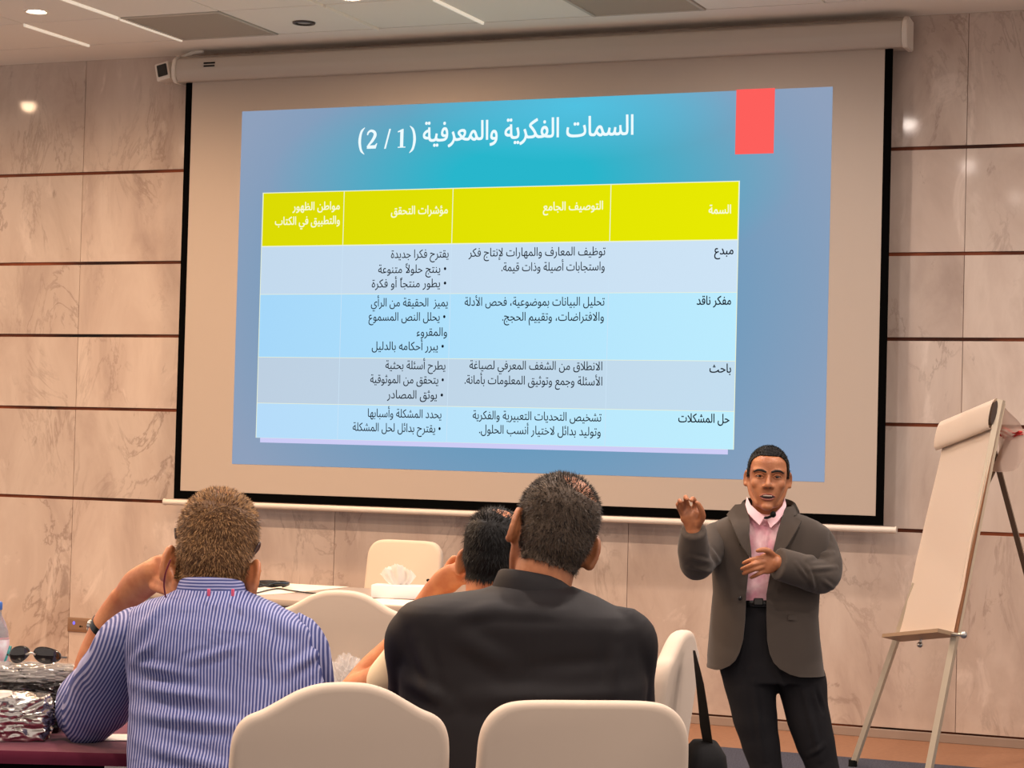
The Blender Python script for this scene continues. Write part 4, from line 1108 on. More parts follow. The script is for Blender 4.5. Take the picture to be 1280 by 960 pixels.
# ------------------------------------------------------------------ third listener behind the suit
def third_man():
    g = Fig('black-haired man partly hidden behind the suited man, hand at his cheek', 622, 5.55)
    v = g.v
    H = head_matrix(v(620, 694, 5.58), 1.04, yaw=-.42, pitch=-.14, roll=.08)
    neck = v(612, 765, 5.55)
    bm = bmesh.new(); head_shells(bm, H, neck, .058, ear_z=-.028)
    hip = v(620, 990, 5.47); hip.z = .575
    tube(bm, [v(612, 775, 5.56), v(614, 840, 5.56), v(616, 920, 5.52), hip], [(.10, .07), (.12, .085), (.12, .085), (.12, .09)], side=(1, 0, 0), n=24)
    el, wr = v(442, 864, 5.78), v(543, 738, 5.70)
    tube(bm, [v(600, 785, 5.56), v(530, 792, 5.56), v(478, 848, 5.68), el], [.045, .05, .046, .042], n=18)
    tube(bm, [el, v(464, 838, 5.79), v(503, 798, 5.76), wr], [.040, .040, .036, (.030, .024)], n=20)
    tube(bm, [wr, v(558, 726, 5.68), v(570, 718, 5.66)], [(.030, .022), (.037, .022), (.034, .018)], n=16, side=(.7, 0, -.7))
    for a, b_, c in (((569, 709, 5.66), (577, 699, 5.655), (584, 694, 5.64)), ((573, 714, 5.66), (583, 708, 5.65), (590, 706, 5.635)), ((575, 720, 5.66), (585, 718, 5.645), (592, 717, 5.635)), ((574, 727, 5.66), (583, 727, 5.65), (589, 727, 5.64))):
        tube(bm, [v(*a), v(*b_), v(*c)], [.0098, .009, .0078], n=12, k=4)
    tube(bm, [v(556, 719, 5.69), v(561, 706, 5.70), v(568, 697, 5.69)], [.012, .0105, .009], n=12, k=4)
    e2, w2 = v(706, 862, 5.76), v(650, 872, 5.95)
    tube(bm, [v(640, 790, 5.56), v(690, 800, 5.56), e2, w2], [.045, .048, .040, .028], n=18); hand(bm, w2, (w2-e2), (0, 0, -1), (-.6, .8, .1), .95, .35)
    seated_legs(g, hip, bm, .060)
    me = fuse(bm, .0045, 5, 'body'); g.part('body', me, SKIN_TAN)
    bald = lambda l: .92*math.exp(-((l - Vec((.020, -.035, .105))).length/.042)**2)
    hair(g, me, H, hair_mat('hair_black', lin(3, 3, 3), lin(13, 10, 9), .5), n=9000, ln=.017, wid=.0010, lean=.75, thin=bald)
    bm = bmesh.new(); tube(bm, [hip+Vec((0, -.02, .14)), hip+Vec((0, 0, .03)), hip+Vec((0, .02, -.03))], [(.16, .12), (.17, .13), (.16, .10)], side=(1, 0, 0), n=28)
    seated_legs(g, hip, bm, .080); g.part('trousers', fuse(bm, .012, 6, 'trousers'), DARK_CLOTH)
    shoes(g, [(Vec((hip.x+s_*.13, hip.y+.50, 0)), 0) for s_ in (-1, 1)], SHOE)
    SW = mat('white_shirt', lin(240, 222, 190), rough=.75, spec=.2)
    bm = bmesh.new()
    g.loft(bm, [(752, 586, 640, 5.56, .066), (762, 560, 668, 5.56, .09), (775, 530, 696, 5.56, .108), (795, 518, 706, 5.56, .12), (840, 524, 704, 5.55, .13), (900, 526, 702, 5.52, .135), (970, 530, 704, 5.48, .14), (1005, 534, 702, 5.47, .13)])
    for pts in ([v(550, 788, 5.56), v(526, 800, 5.565), v(496, 836, 5.63), v(484, 850, 5.66)], [v(672, 790, 5.56), v(694, 802, 5.565), v(702, 840, 5.66), v(705, 852, 5.70)]):
        tube(bm, pts, [.062, .062, .058, .056], n=28, k=6)
    g.part('shirt', fuse(bm, .007, 4, 'shirt', creases([], .002, 9)), SW)
third_man()

# ------------------------------------------------------------------ presenter
def presenter():
    D0 = 8.04
    g = Fig('standing presenter in grey suit and pink shirt, one hand raised, beside the easel', 958, D0)
    v = g.v
    H = head_matrix(v(960, 597, 8.0), 1.03, yaw=pi-.10, pitch=-.02, roll=-.03)
    neck = v(961, 662, 8.05)
    bm = bmesh.new(); head_shells(bm, H, neck, .056, ear_z=-.006, ear_s=.82, lips=False)
    tube(bm, [v(962, 660, 8.06), v(960, 700, 8.05), v(958, 750, 8.06), v(962, 800, 8.06)], [(.12, .07), (.15, .09), (.14, .09), (.14, .09)], side=(1, 0, 0), n=24)
    # his right arm, raised
    e1, w1 = v(867, 711, 7.84), v(866.5, 664, 7.70)
    tube(bm, [v(920, 672, 8.06), v(898, 676, 8.05), e1, v(866, 688, 7.76), w1], [.03, .03, .03, .03, (.027, .021)], n=18)
    def finger(pts, r): tube(bm, [v(*p) for p in pts], r, n=12, k=4)
    # palm faces the camera
    pc = [v(866.5, 662, 7.70), v(866, 652, 7.69), v(863.5, 645, 7.685), v(862, 641, 7.685)]
    tube(bm, pc, [(.027, .020), (.036, .017), (.040, .0145), (.036, .012)], side=(1, 0, .1), n=20)
    finger([(853.5, 646, 7.685), (851.5, 641, 7.68), (848.5, 635, 7.665), (846.6, 630.5, 7.65)], [.0088, .0085, .008, .007])
    finger([(857, 641, 7.685), (854, 635, 7.685), (850.5, 628.5, 7.67), (849.5, 625.5, 7.64), (851.5, 627.5, 7.625)], [.0092, .009, .0086, .008, .007])
    finger([(861.5, 639, 7.685), (859.5, 631, 7.685), (857, 623.5, 7.67), (857, 621, 7.645), (859, 624, 7.625)], [.0095, .0092, .0088, .0082, .0072])
    finger([(867, 640, 7.685), (868.5, 632, 7.685), (868, 625.5, 7.67), (865.5, 623, 7.645), (864.5, 626, 7.63)], [.0095, .0092, .0088, .0082, .0072])
    finger([(872, 656, 7.69), (877.5, 647, 7.665), (877, 639, 7.65), (873.5, 631.5, 7.64), (871, 628.5, 7.635)], [.015, .0135, .0115, .0098, .008])
    # his left arm, forearm across the belly
    e2, w2 = v(1030, 722, 7.98), v(971, 703, 7.83)
    tube(bm, [v(1000, 672, 8.07), v(1020, 678, 8.07), e2, v(1000, 713, 7.88), w2], [.03, .03, .03, .03, (.026, .028)], n=18)
    tube(bm, [w2, v(965, 703, 7.825), v(958, 704.5, 7.82), v(952.5, 705.5, 7.825)], [(.030, .020), (.039, .016), (.040, .014), (.036, .012)], side=(.1, 0, 1), n=20)
    finger([(956, 697, 7.82), (951.5, 697.5, 7.815), (944, 698.5, 7.812), (936, 701, 7.825), (929.5, 703.8, 7.84)], [.0096, .0096, .009, .0085, .007])
    finger([(956, 702.5, 7.815), (950.5, 703, 7.808), (942, 705.5, 7.80), (934, 708.5, 7.815), (927.3, 711, 7.83)], [.0098, .0098, .0092, .0086, .007])
    finger([(956, 708, 7.815), (951, 709, 7.808), (943.5, 711.5, 7.802), (936, 714.5, 7.815), (929.5, 717.2, 7.83)], [.0096, .0096, .009, .0084, .007])
    finger([(957, 713, 7.82), (953, 715, 7.815), (948, 717.5, 7.812), (943, 720, 7.825), (939, 722, 7.84)], [.009, .009, .0084, .0078, .0065])
    finger([(966, 694, 7.82), (960, 688.5, 7.805), (953, 687.5, 7.80), (947, 688.5, 7.805)], [.013, .0115, .010, .008])
    # legs and feet
    zf = lambda p: Vec((p.x, p.y, 0))
    LL = [v(932, 800, 8.06), v(938, 860, 8.06), v(950, 925, 8.06), v(962, 1005, 8.07)]
    RL = [v(985, 800, 8.06), v(999, 870, 8.05), v(1018, 925, 8.06), v(1036, 1005, 8.07)]
    for L_ in (LL, RL):
        a = L_[-1]; f = Vec((a.x, a.y-.02, .05))
        tube(bm, L_ + [Vec((a.x, a.y, .06))], [.055, .05, .04, .032, .032], n=18)
        tube(bm, [f+Vec((0, .05, 0)), f+Vec((0, -.06, -.01)), f+Vec((0, -.15, -.025))], [.032, .032, .02], n=14)
    me = fuse(bm, .0036, 3, 'body'); smooth_region(me, H, 5)
    body = g.part('body', me, SKIN_BROWN)
    hair(g, me, H, hair_mat('hair_short_black', lin(9, 8, 8), lin(52, 42, 36), .6), n=7000, ln=.008, wid=.001, lean=.7,
         mask=lambda h: hair_mask(h, side=.0, nape=-.06, front=.078, fy=.062))
    # face
    EYE_M = mat('eye_white', lin(128, 106, 94), rough=.25); IRIS = mat('iris_dark', lin(18, 11, 8), rough=.15)
    Hi = H.inverted()
    tree = BVHTree.FromPolygons([Hi @ q.co for q in me.vertices], [tuple(p.vertices) for p in me.polygons])
    def on_face(x, z, lift=0):
        hit = tree.ray_cast(Vec((x, .3, z)), Vec((0, -1, 0)))[0]
        return H @ Vec((x, (hit.y if hit else .08) + lift, z))
    fwd = H.to_3x3() @ Vec((0, 1, 0))
    def strip(pts, rad, lift): 
        bm = bmesh.new(); tube(bm, [on_face(x, z, lift) for x, z in pts], rad, n=12, side=fwd); return bm
    for s_ in (-1, 1):
        bm = bmesh.new(); ellipsoid(bm, on_face(s_*.031, .006, -.0055), (.0120, .0085, .0060)); ey = obj('eye', bm, EYE_M, g.root, 180)
        bm = bmesh.new(); ellipsoid(bm, on_face(s_*.0305, .006, -.0005), (.0056, .0042, .0054)); obj('iris', bm, IRIS, ey, 180)
        obj('upper_eyelid', strip([(s_*.046, .007), (s_*.038, .0120), (s_*.026, .0125), (s_*.017, .006)], [(.003, .0022), (.0042, .0034), (.0042, .0034), (.003, .0022)], .001), SKIN_BROWN, g.root, 180)
        obj('lower_eyelid', strip([(s_*.045, .004), (s_*.036, -.0005), (s_*.026, -.0005), (s_*.017, .004)], [(.002, .002), (.003, .0026), (.003, .0026), (.002, .002)], .0005), SKIN_BROWN, g.root, 180)
        obj('eyebrow', strip([(s_*.053, .021), (s_*.040, .0275), (s_*.024, .0275), (s_*.010, .0225)], [(.002, .0022), (.0025, .0040), (.0025, .0048), (.002, .0034)], .0005), mat('eyebrow_hair', lin(22, 15, 12), rough=.8), g.root, 180)
        obj('nostril', strip([(s_*.010, -.0325), (s_*.005, -.0330)], [(.002, .002), (.002, .002)], -.0005), mat('nostril_dark', lin(40, 18, 14), rough=.8), g.root, 180)
    mo = obj('mouth', strip([(-.024, -.0650), (-.010, -.0665), (.010, -.0670), (.024, -.0660)], [(.002, .002), (.003, .0070), (.003, .0070), (.002, .002)], .0005), mat('mouth_dark', lin(44, 16, 15), rough=.5), g.root, 180)
    obj('teeth', strip([(-.014, -.0622), (0, -.0622), (.014, -.0626)], [(.002, .0018), (.0025, .0026), (.002, .0018)], .0025), mat('teeth', lin(206, 188, 170), rough=.4), mo, 180)
    LIPM = mat('lip_skin', lin(150, 84, 70), rough=.5)
    obj('upper_lip', strip([(-.028, -.0645), (-.011, -.0572), (0, -.0580), (.011, -.0575), (.028, -.0655)], [(.002, .0016), (.004, .0030), (.004, .0030), (.004, .0030), (.002, .0016)], .001), LIPM, mo, 180)
    obj('lower_lip', strip([(-.026, -.0675), (-.012, -.0745), (.012, -.0750), (.026, -.0685)], [(.002, .0016), (.0048, .0044), (.0048, .0044), (.002, .0016)], .001), LIPM, mo, 180)
    # trousers
    TR = mat('charcoal_trousers', lin(30, 29, 32), rough=.85, spec=.2, bump=.05, bump_scale=500)
    bm = bmesh.new()
    g.loft(bm, [(746, 912, 1004, 8.06, .112), (770, 907, 1008, 8.06, .118), (800, 902, 1012, 8.06, .122), (830, 903, 1018, 8.06, .122), (852, 906, 1026, 8.06, .115)])
    for pts in ([(931, 826, 33), (937, 850, 33), (943, 892, 28.5), (950, 925, 24.5), (957.5, 958, 20.5), (962, 990, 19.5), (966, 1022, 20.5)], [(988, 826, 33), (1001, 850, 31.5), (1009, 892, 27.5), (1018, 925, 25), (1027, 955, 21), (1033, 990, 21), (1038, 1022, 22)]):
        tube(bm, [v(a, b_, 8.06) for a, b_, c in pts], [(c/334, c/334*1.05) for a, b_, c in pts], n=28, side=(1, 0, 0), round_caps=False)
    def X(u, y): q = v(u, y, 8.0); return (q.x, q.z)
    C_ = [(*X(1000, 850), *X(1025, 950), .012, .007), (*X(1018, 858), *X(1028, 890), .008, -.008), (*X(940, 850), *X(955, 950), .012, .006), (*X(1030, 930), *X(1010, 945), .010, .006), (*X(965, 830), *X(985, 870), .012, .006)]
    g.part('trousers', fuse(bm, .0065, 3, 'trousers', creases(C_, .0015, 10)), TR)
    shoes(g, [(Vec((v(966, 1005, 8.07).x, v(966, 1005, 8.07).y-.02, 0)), pi+.1), (Vec((v(1038, 1005, 8.07).x, v(1038, 1005, 8.07).y-.02, 0)), pi-.25)], SHOE)
    # shirt
    PINK = mat('pink_shirt', lin(248, 208, 212), rough=.75, spec=.2, col2=lin(226, 158, 174), noise_scale=24, noise_amt=.2)
    bm = bmesh.new()
    g.loft(bm, [(641, 938, 984, 8.05, .062), (647, 924, 998, 8.05, .080), (657, 906, 1018, 8.055, .098), (680, 898, 1026, 8.055, .114), (710, 900, 1024, 8.055, .119), (735, 902, 1016, 8.055, .121), (756, 905, 1012, 8.06, .118)])
    g.part('shirt', fuse(bm, .006, 3, 'shirt', creases([(*X(945, 668), *X(960, 735), .008, .004), (*X(958, 660), *X(950, 700), .007, .004)], .0016, 12)), PINK)
    # jacket: open shell
    rows = [(642, 642, 932, 990, 8.06, .082, 939, 980), (647, 647, 912, 1006, 8.06, .096, 936, 978), (654, 654, 896, 1021, 8.06, .110, 934, 976), (663, 663, 888, 1032, 8.06, .122, 934, 973), (680, 680, 886, 1035, 8.06, .133, 936, 968), (696, 696, 889, 1033, 8.06, .138, 937, 965),
            (712, 712, 892, 1029, 8.06, .140, 936, 963), (740, 740, 893, 1022, 8.06, .142, 933, 958), (770, 770, 891, 1020, 8.06, .145, 932, 958), (795, 797, 889, 1022, 8.06, .148, 930, 959), (810, 814, 888, 1024, 8.06, .150, 926, 962), (820, 826, 887, 1025, 8.06, .151, 921, 967), (827, 834, 887, 1026, 8.06, .152, 914, 975), (832, 841, 886, 1027, 8.06, .152, 905, 988), (834, 844, 886, 1028, 8.06, .152, 899, 1000)]
    n = 56; pw = 2.5; rr = []
    fold = lambda co: .004*noise.noise(co*7) + .003*noise.noise(co*15)
    for (yl, yr, xl, xr, d, hd, ol, orr) in rows:
        a, b_ = v(xl, yl, d), v(xr, yr, d); c = (a+b_)/2; rx = (b_.x-a.x)/2
        uL = max(-.985, min(.985, (v(ol, yl, d-hd).x-c.x)/rx)); uR = max(-.985, min(.985, (v(orr, yr, d-hd).x-c.x)/rx))
        aL = 2*pi - math.acos(math.copysign(abs(uL)**(pw/2), uL)); aR = -math.acos(math.copysign(abs(uR)**(pw/2), uR))
        line = []
        for i in range(n):
            t = aL + (aR-aL)*i/(n-1); ca, sa = cos(t), sin(t)
            p = Vec((c.x + math.copysign(abs(ca)**(2/pw), ca)*rx, c.y + math.copysign(abs(sa)**(2/pw), sa)*hd, 0))
            q = (p.x-c.x)/rx*.5+.5; p.z = a.z*(1-q)+b_.z*q
            k = fold(Vec((p.x, p.y, p.z*.5)))
            p += Vec((p.x-c.x, p.y-c.y, 0)).normalized()*k
            line.append(p)
        rr.append(line)
    bm = bmesh.new(); skin_rings(bm, rr, closed=False)
    bmesh.ops.subdivide_edges(bm, edges=[e for e in bm.edges], cuts=1, use_grid_fill=True, smooth=.6)
    bmesh.ops.solidify(bm, geom=bm.faces[:], thickness=-.007)
    WOOL = mat('grey_brown_wool', lin(72, 64, 58), rough=.85, spec=.2, sheen=.12, bump=.06, bump_scale=600)
    jk = obj('jacket', bm, WOOL, g.root, 70)
    def front(u, y, lift=.012):
        k = 0
        while k < len(rows)-2 and rows[k+1][0] < y: k += 1
        A, B = rows[k], rows[k+1]; t = max(0, min(1, (y-A[0])/(B[0]-A[0])))
        xl, xr, hd = (A[i]+(B[i]-A[i])*t for i in (2, 3, 5))
        q = max(-.98, min(.98, (u-(xl+xr)/2)/((xr-xl)/2)))
        return v(u, y, 8.06 - hd*(1-abs(q)**pw)**(1/pw) - lift)
    def flap(name, px, parent, material, th=.006, lift=.012):
        bm = bmesh.new(); f = bm.faces.new([bm.verts.new(front(q[0], q[1], q[2] if len(q) > 2 else lift)) for q in px])
        bmesh.ops.triangulate(bm, faces=[f]); bmesh.ops.subdivide_edges(bm, edges=bm.edges[:], cuts=1)
        bmesh.ops.solidify(bm, geom=bm.faces[:], thickness=th)
        return obj(name, bm, material, parent, 50)
    flap('lapel', [(932, 641), (936, 655), (938, 680), (938.5, 697), (934, 694, .022), (927, 684, .032), (918, 664, .036), (911.5, 647, .034), (921, 645, .020), (922.5, 634.5, .026), (929, 630)], jk, WOOL, .009, .018)
    flap('lapel', [(981, 636), (990, 634, .022), (995, 643.5, .028), (990, 647, .018), (1002, 652.5, .034), (994, 667, .036), (985, 682, .032), (970, 697, .022), (965.5, 697), (967.5, 684), (972, 664), (977, 648)], jk, WOOL, .009, .018)
    # jacket collar round the neck
    bm = bmesh.new(); c = v(961, 640, 8.075); rws = []
    for z, k in ((-.014, 1.12), (.010, 1.05), (.034, .93), (.038, .87), (.020, .88)):
        line = []
        for i in range(30):
            t = pi*1.18 - (pi*1.36)*i/29
            line.append(c + Vec((.108*k*cos(t), .074*k*sin(t), z + .018*sin(t) + (.012 if sin(t) < 0 else 0)*0)))
        rws.append(line)
    skin_rings(bm, rws, closed=False); bmesh.ops.solidify(bm, geom=bm.faces[:], thickness=.004); obj('jacket_collar', bm, WOOL, jk, 70)
    for u, y in ((927, 680), (925, 748)):
        bm = bmesh.new(); ellipsoid(bm, front(u, y, .014), (.008, .005, .008), u=14, v=8); obj('button', bm, BLACK_G, jk, 60)
    flap('pocket_flap', [(985, 769), (1012, 771), (1012, 777), (985, 775)], jk, WOOL, .006, .014)
    # sleeves
    def sleeve(pts, rd, folds):
        bm = bmesh.new(); tube(bm, pts, rd, n=36, k=8, round_caps=False)
        ellipsoid(bm, pts[0], (.055, .065, .055))
        g.part('sleeve', fuse(bm, .0055, 4, 'sleeve', creases(folds, .0035, 12)), WOOL, jk)
    sleeve([v(917, 676, 8.06), v(898, 676, 8.05), v(879, 695, 7.94), v(871, 706, 7.85), v(868, 690, 7.775), v(867, 662, 7.70)], [(.055, .07), (.064, .07), (.064, .066), (.062, .060), (.056, .056), (.046, .046)],
           [(*X(855, 690), *X(885, 700), .008, .006), (*X(855, 703), *X(885, 712), .008, .006), (*X(880, 680), *X(900, 705), .009, .006)])
    sleeve([v(1000, 676, 8.07), v(1017, 677, 8.07), v(1030, 702, 8.02), v(1025, 720, 7.95), v(1000, 713, 7.87), v(972, 705, 7.825)], [(.055, .07), (.066, .076), (.064, .068), (.064, .064), (.062, .060), (.060, .052)],
           [(*X(1000, 695), *X(1040, 690), .009, .008), (*X(1002, 708), *X(1042, 708), .008, .008), (*X(1012, 735), *X(1000, 705), .008, .007), (*X(985, 700), *X(1010, 730), .007, .005), (*X(1010, 665), *X(1038, 680), .010, .006), (*X(1020, 722), *X(1040, 735), .008, .006)])
    # shirt collar, belt, cuff of the shirt
    def collar(px):
        bm = bmesh.new(); f = bm.faces.new([bm.verts.new(v(a, b_, d)) for a, b_, d in px])
        bmesh.ops.triangulate(bm, faces=[f]); bmesh.ops.solidify(bm, geom=bm.faces[:], thickness=.005)
        obj('shirt_collar', bm, mat('pink_collar', lin(240, 196, 204), rough=.7), g.root, 40)
    collar([(934, 622, 8.05), (938.5, 632, 7.99), (947, 640, 7.955), (956, 646, 7.945), (949, 657, 7.93), (942, 650, 7.935), (935, 642, 7.96), (932, 632, 8.0)])
    collar([(981, 622, 8.05), (978, 632, 7.99), (969, 641, 7.955), (958, 648, 7.945), (963, 660, 7.93), (972, 652, 7.935), (979, 643, 7.96), (983, 632, 8.0)])
    bm = bmesh.new()
    skin_rings(bm, [g.row(y, xl, xr, 8.06, hd, 2.4) for y, xl, xr, hd in ((747, 910, 1006, .119), (749, 908, 1008, .124), (755, 908, 1008, .124), (757, 909, 1007, .119))]); bl = obj('belt', bm, BLACK_G, g.root, 60)
    bm = bmesh.new(); q = v(948, 752, 7.93); box(bm, q+Vec((-.018, -.005, -.013)), q+Vec((.018, .005, .013)), .003, 1); obj('buckle', bm, mat('buckle_dark', (.08, .075, .07, 1), rough=.3, metal=1), bl, 40)
    # clip-on microphone
    t = thing('lapel_microphone', 'small black clip-on microphone at the open pink shirt collar', 'microphone', g.root.matrix_basis @ v(966.5, 643, 7.925), YAW)
    bm = bmesh.new(); ellipsoid(bm, (0, 0, 0), (.011, .010, .012), u=16, v=10); obj('windscreen', bm, BLACK, t, 60)
    bm = bmesh.new(); tube(bm, [(-.002, .002, -.004), (-.018, .004, -.012), (-.030, .004, -.014)], [.005, .005, .004], n=10); obj('clip', bm, BLACK, t, 60)
presenter()

# ------------------------------------------------------------------ maroon-clothed tables and the things on the left one
CLOTH = mat('maroon_cloth', lin(96, 26, 50), rough=.85, spec=.15, sheen=.2, bump=.08, bump_scale=40)
def clothed_table(label, clabel, px0, px1, d0, d1, ref=900):
    a, b = P(px0, ref, d0), P(px1, ref, d0)
    c = (P((px0+px1)/2, ref, (d0+d1)/2))
    t = thing('folding_table', label, 'table', (c.x, c.y, 0), YAW)
    hw, hd = (b-a).length/2, (d1-d0)/2
    bm = bmesh.new(); box(bm, (-hw, -hd, .712), (hw, hd, .735), .003, 1); obj('tabletop', bm, WOOD_W, t)
    for sx in (-1, 1):
        for sy in (-1, 1):
            bm = bmesh.new(); tube(bm, [(sx*(hw-.08), sy*(hd-.06), .712), (sx*(hw-.08), sy*(hd-.06), 0)], [.014, .014], n=14, k=1, round_caps=False); obj('leg', bm, STEEL, t)
    bm = bmesh.new(); rows = []
    for k in range(41):
        x = -hw + (2*hw)*.47*k/40; w = .006*sin(k*1.3)
        rows.append([Vec((x, -hd+.006+w, .712)), Vec((x, -hd+.010+w*1.6, .40)), Vec((x, -hd+.012+w*2, .03))])
    vs = [[bm.verts.new(p) for p in r] for r in rows]
    for A, B in zip(vs, vs[1:]):
        for i in range(2): bm.faces.new((A[i], A[i+1], B[i+1], B[i]))
    bmesh.ops.solidify(bm, geom=bm.faces[:], thickness=.002)
    obj('skirt', bm, mat('black_skirt', (.004, .003, .004, 1), rough=.9, spec=.1), t, 60, 'black skirt')
    bm = bmesh.new(); rings = []
    for z, e, w in ((.712, .010, .004), (.722, .009, .002), (.733, .007, 0), (.7395, .003, 0)):
        rings.append([p + Vec((w*sin(i*.9), w*cos(i*.9), 0)) for i, p in enumerate(ring((0, 0, z), hw+e, hd+e, 120, 40))])
    vr = skin_rings(bm, rings, caps=False); bm.faces.new(vr[-1])
    o = obj('tablecloth', bm, CLOTH, None, 50); o.location = (c.x, c.y, 0); o.rotation_euler = (0, 0, YAW); tag(o, clabel, 'tablecloth')
clothed_table('folding table under the maroon cloth at the left photo edge', 'maroon tablecloth on the table at the left photo edge', -230, 600, 4.615, 5.22)
TZ0 = .7405
def on_table(u, d): p = P(u, 900, d); p.z = TZ0; return p
def foil_block(name, label, cat, c, size, seed, material, rz=0, amt=.10):
    t = thing(name, label, cat, c, YAW+rz)
    bm = bmesh.new(); bmesh.ops.create_cube(bm, size=2); bmesh.ops.subdivide_edges(bm, edges=bm.edges[:], cuts=40, use_grid_fill=True)
    for w in bm.verts:
        p = w.co; m = max(abs(p.x), abs(p.y), abs(p.z)); q = p.normalized()
        r = (p*.62 + q*.52)
        cr = abs(noise.noise(Vec((q.x*1.5+q.z*1.6, q.y*1.5, q.z*3.4-q.x*2.2))*1.5 + Vec((seed, 0, 0)))) + 0.25*abs(noise.noise(Vec((q.x*4+q.z*5, q.y*4, q.z*9-q.x*6))+Vec((0, seed, 0))))
        r *= 1 + amt*(.35-cr)*1.8
        w.co = Vec((r.x*size[0], r.y*size[1], max(0, (r.z+.98)*size[2])))
    return t, obj('wrapping', bm, material, t, 65)
FOIL = mat('silver_foil', (.66, .62, .58, 1), rough=.22, metal=1)
FILM = mat('clear_film_on_black', (.035, .03, .028, 1), rough=.10, spec=.9, coat=1)
foil_block('foil_parcel', 'crumpled silver foil parcel on the maroon tablecloth at the left edge', 'parcel', on_table(10, 4.80), (.088, .060, .048), 3.2, FOIL, .1, .11)
t, wr = foil_block('wrapped_bag', 'black bag in shiny clear film behind the silver foil parcel', 'bag', on_table(28, 4.97)+Vec((0, 0, .062)), (.125, .070, .040), 8.1, FILM, 0, .16)
bm = bmesh.new(); bmesh.ops.create_cube(bm, size=2); bmesh.ops.subdivide_edges(bm, edges=bm.edges[:], cuts=22, use_grid_fill=True)
for w in bm.verts:
    q = w.co.normalized(); r = w.co*.6+q*.55; cr = abs(noise.noise(q*4+Vec((2, 9, 1)))) + .6*abs(noise.noise(q*10))
    r *= 1+.12*(.4-cr); w.co = Vec((r.x*.128, r.y*.072, .052+max(0, r.z+.3)*.024))
film = mat('crinkled_film', (.9, .86, .82, 1), rough=.12, spec=.8, metal=.0, alpha=.28)
obj('film', bm, film, t, 22)
t = thing('document_case', 'black document case lying under the film-wrapped bag', 'case', on_table(30, 4.97), YAW)
bm = bmesh.new(); box(bm, (-.165, -.085, 0), (.100, .085, .026), .008, 2); obj('lower_shell', bm, BLACK_G, t)
bm = bmesh.new(); box(bm, (-.160, -.082, .028), (.098, .082, .058), .008, 2); obj('upper_shell', bm, BLACK_G, t)
# sunglasses on the wrapped bag
sp = P(39, 829, 4.93)
t = thing('sunglasses', 'dark sunglasses lying on top of the film-wrapped bag', 'sunglasses', sp, YAW)
LENS = mat('dark_lens', (.012, .008, .006, 1), rough=.08, coat=1)
for u, w_, tilt in ((-.031, .021, .25), (.031, .029, -.12)):
    bm = bmesh.new(); rings = []
    for y, k in ((-.004, .86), (-.003, .97), (0, 1), (.003, .97), (.004, .86)):
        rr = []
        for i in range(32):
            a = 2*pi*i/32; r_ = 1+.16*sin(a+.6)
            x = w_*cos(a)*r_*k; z = .020*sin(a)*(1 if sin(a) > 0 else .75)*k
            rr.append(Vec((u + 1.12*(x*cos(tilt)-z*sin(tilt)*.4), y + .012*(x/w_)**2, .016 + 1.12*(z + x*sin(tilt)))))
        rings.append(rr)
    skin_rings(bm, rings); obj('lens', bm, LENS, t, 60)
bm = bmesh.new(); tube(bm, [(-.012, 0, .020), (0, -.003, .024), (.008, 0, .020)], [.0022]*3, n=8); obj('bridge', bm, STEEL, t, 60)
for s_ in (-1, 1):
    bm = bmesh.new(); tube(bm, [(s_*.056, .004, .018), (s_*.060, .05, .010), (s_*.058, .11, .004)], [.0022]*3, n=8); obj('temple', bm, BLACK_G, t, 60)
# cup lid and card on the foil parcel
q = P(2, 874, 4.78)
t = thing('cup_lid', 'small white plastic lid on top of the silver foil parcel', 'lid', q, YAW)
bm = bmesh.new(); skin_rings(bm, [ring((0, 0, z), r, r, 32, 2) for z, r in ((0, .030), (.003, .031), (.006, .029), (.008, .025), (.016, .023), (.018, .021))]); obj('lid', bm, WHITE_P, t, 50)
bm = bmesh.new(); box(bm, (-.07, -.03, -.003), (.07, .03, 0), .0008, 1, Matrix.Translation(q+Vec((.012, .0, -.0005))) @ Matrix.Rotation(YAW, 4, 'Z')); tag(obj('card', bm, PAPER), 'flat pale card under the white lid on the foil parcel', 'card')
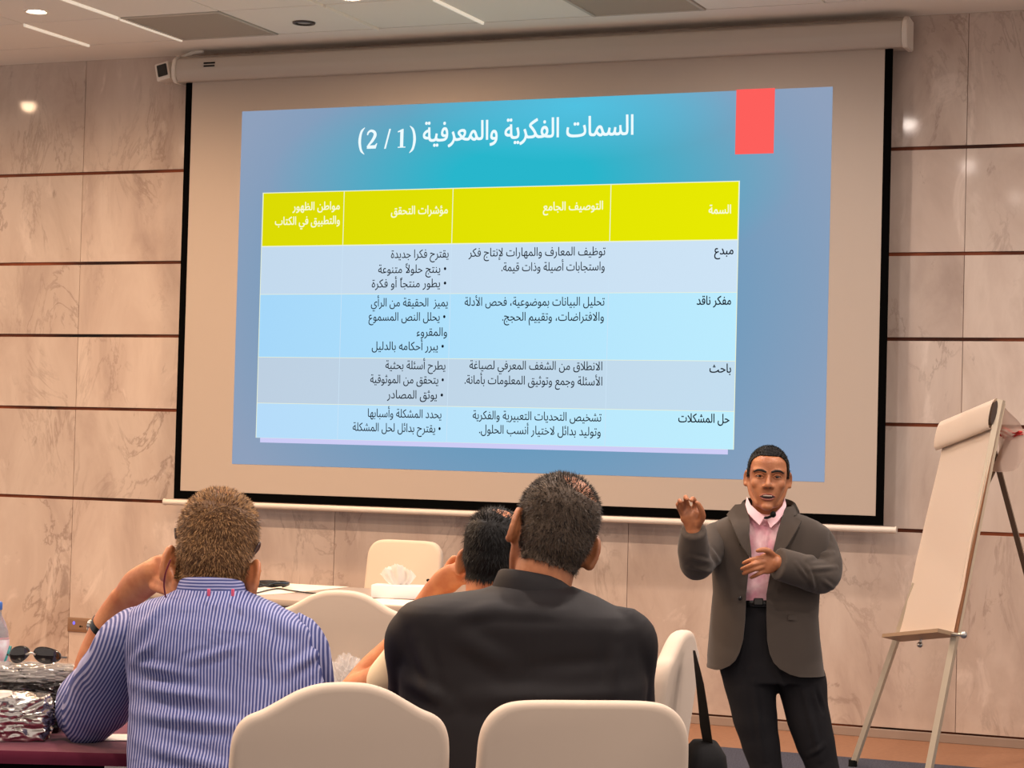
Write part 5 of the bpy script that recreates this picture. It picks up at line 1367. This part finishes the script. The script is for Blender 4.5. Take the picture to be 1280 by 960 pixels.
# water bottle at the left edge
b = on_table(-10, 5.125)
t = thing('water_bottle', 'clear plastic water bottle with pink label cut by the left photo edge', 'bottle', b)
def turned(prof, n=36): 
    bm = bmesh.new(); skin_rings(bm, [ring((0, 0, z), r, r, n, 2) for r, z in prof]); return bm
PET = mat('clear_plastic', (.92, .95, .96, 1), rough=.05, trans=.85, spec=.6)
obj('bottle_body', turned([(.024, 0), (.033, .004), (.034, .02), (.032, .05), (.034, .06), (.034, .19), (.032, .205), (.024, .228), (.015, .245), (.0135, .262)]), PET, t, 60)
lb = mat('bottle_label', lin(190, 20, 90), rough=.35, col2=lin(235, 240, 245), noise_scale=14, noise_amt=.2)
obj('label', turned([(.0342, .118), (.0348, .119), (.0348, .186), (.0342, .187)]), lb, t, 60)
bm = bmesh.new(); tube(bm, [(.0349*cos(a), .0349*sin(a), .150+.022*sin(3*a)) for a in [2*pi*i/40 for i in range(41)]], [(.0008, .006)]*41, n=8, k=1, side=(0, 0, 1)) ; obj('label_band', bm, mat('label_teal', lin(30, 130, 130), rough=.4), t, 60)
obj('cap', turned([(.0155, .258), (.016, .26), (.016, .274), (.014, .277)]), mat('cap_blue', lin(60, 110, 190), rough=.4), t, 50)
# notepaper by the elbow
bm = bmesh.new(); box(bm, (-.09, -.05, 0), (.09, .05, .002), .0005, 1, Matrix.Translation(on_table(146, 4.84)) @ Matrix.Rotation(YAW+.15, 4, 'Z')); tag(obj('note_paper', bm, PAPER), 'white note paper on the maroon cloth beside the striped elbow', 'paper')
# crumpled clear plastic on the middle chair
FILM2 = mat('clear_wrap', (.95, .90, .86, 1), rough=.15, spec=.9, alpha=.33)
t = thing('plastic_wrap', 'crumpled clear plastic wrap against the arched chair in the gap', 'plastic wrap', P(432, 862, 6.50), YAW)
for nm, r, sd, al in (('wrap', (.075, .035, .105), 4.4, FILM2), ('inner_fold', (.058, .024, .080), 9.7, FILM2)):
    bm = bmesh.new(); bmesh.ops.create_icosphere(bm, subdivisions=5, radius=1)
    for w in bm.verts:
        q = w.co.normalized(); cr = abs(noise.noise(q*3+Vec((sd, 0, 0)))) + .6*abs(noise.noise(q*7.5+Vec((0, sd, 0)))) + .3*abs(noise.noise(q*15))
        w.co = Vec((q.x*r[0], q.y*r[1], q.z*r[2]))*(1.12-.55*cr)
    obj(nm, bm, al, t, 20)
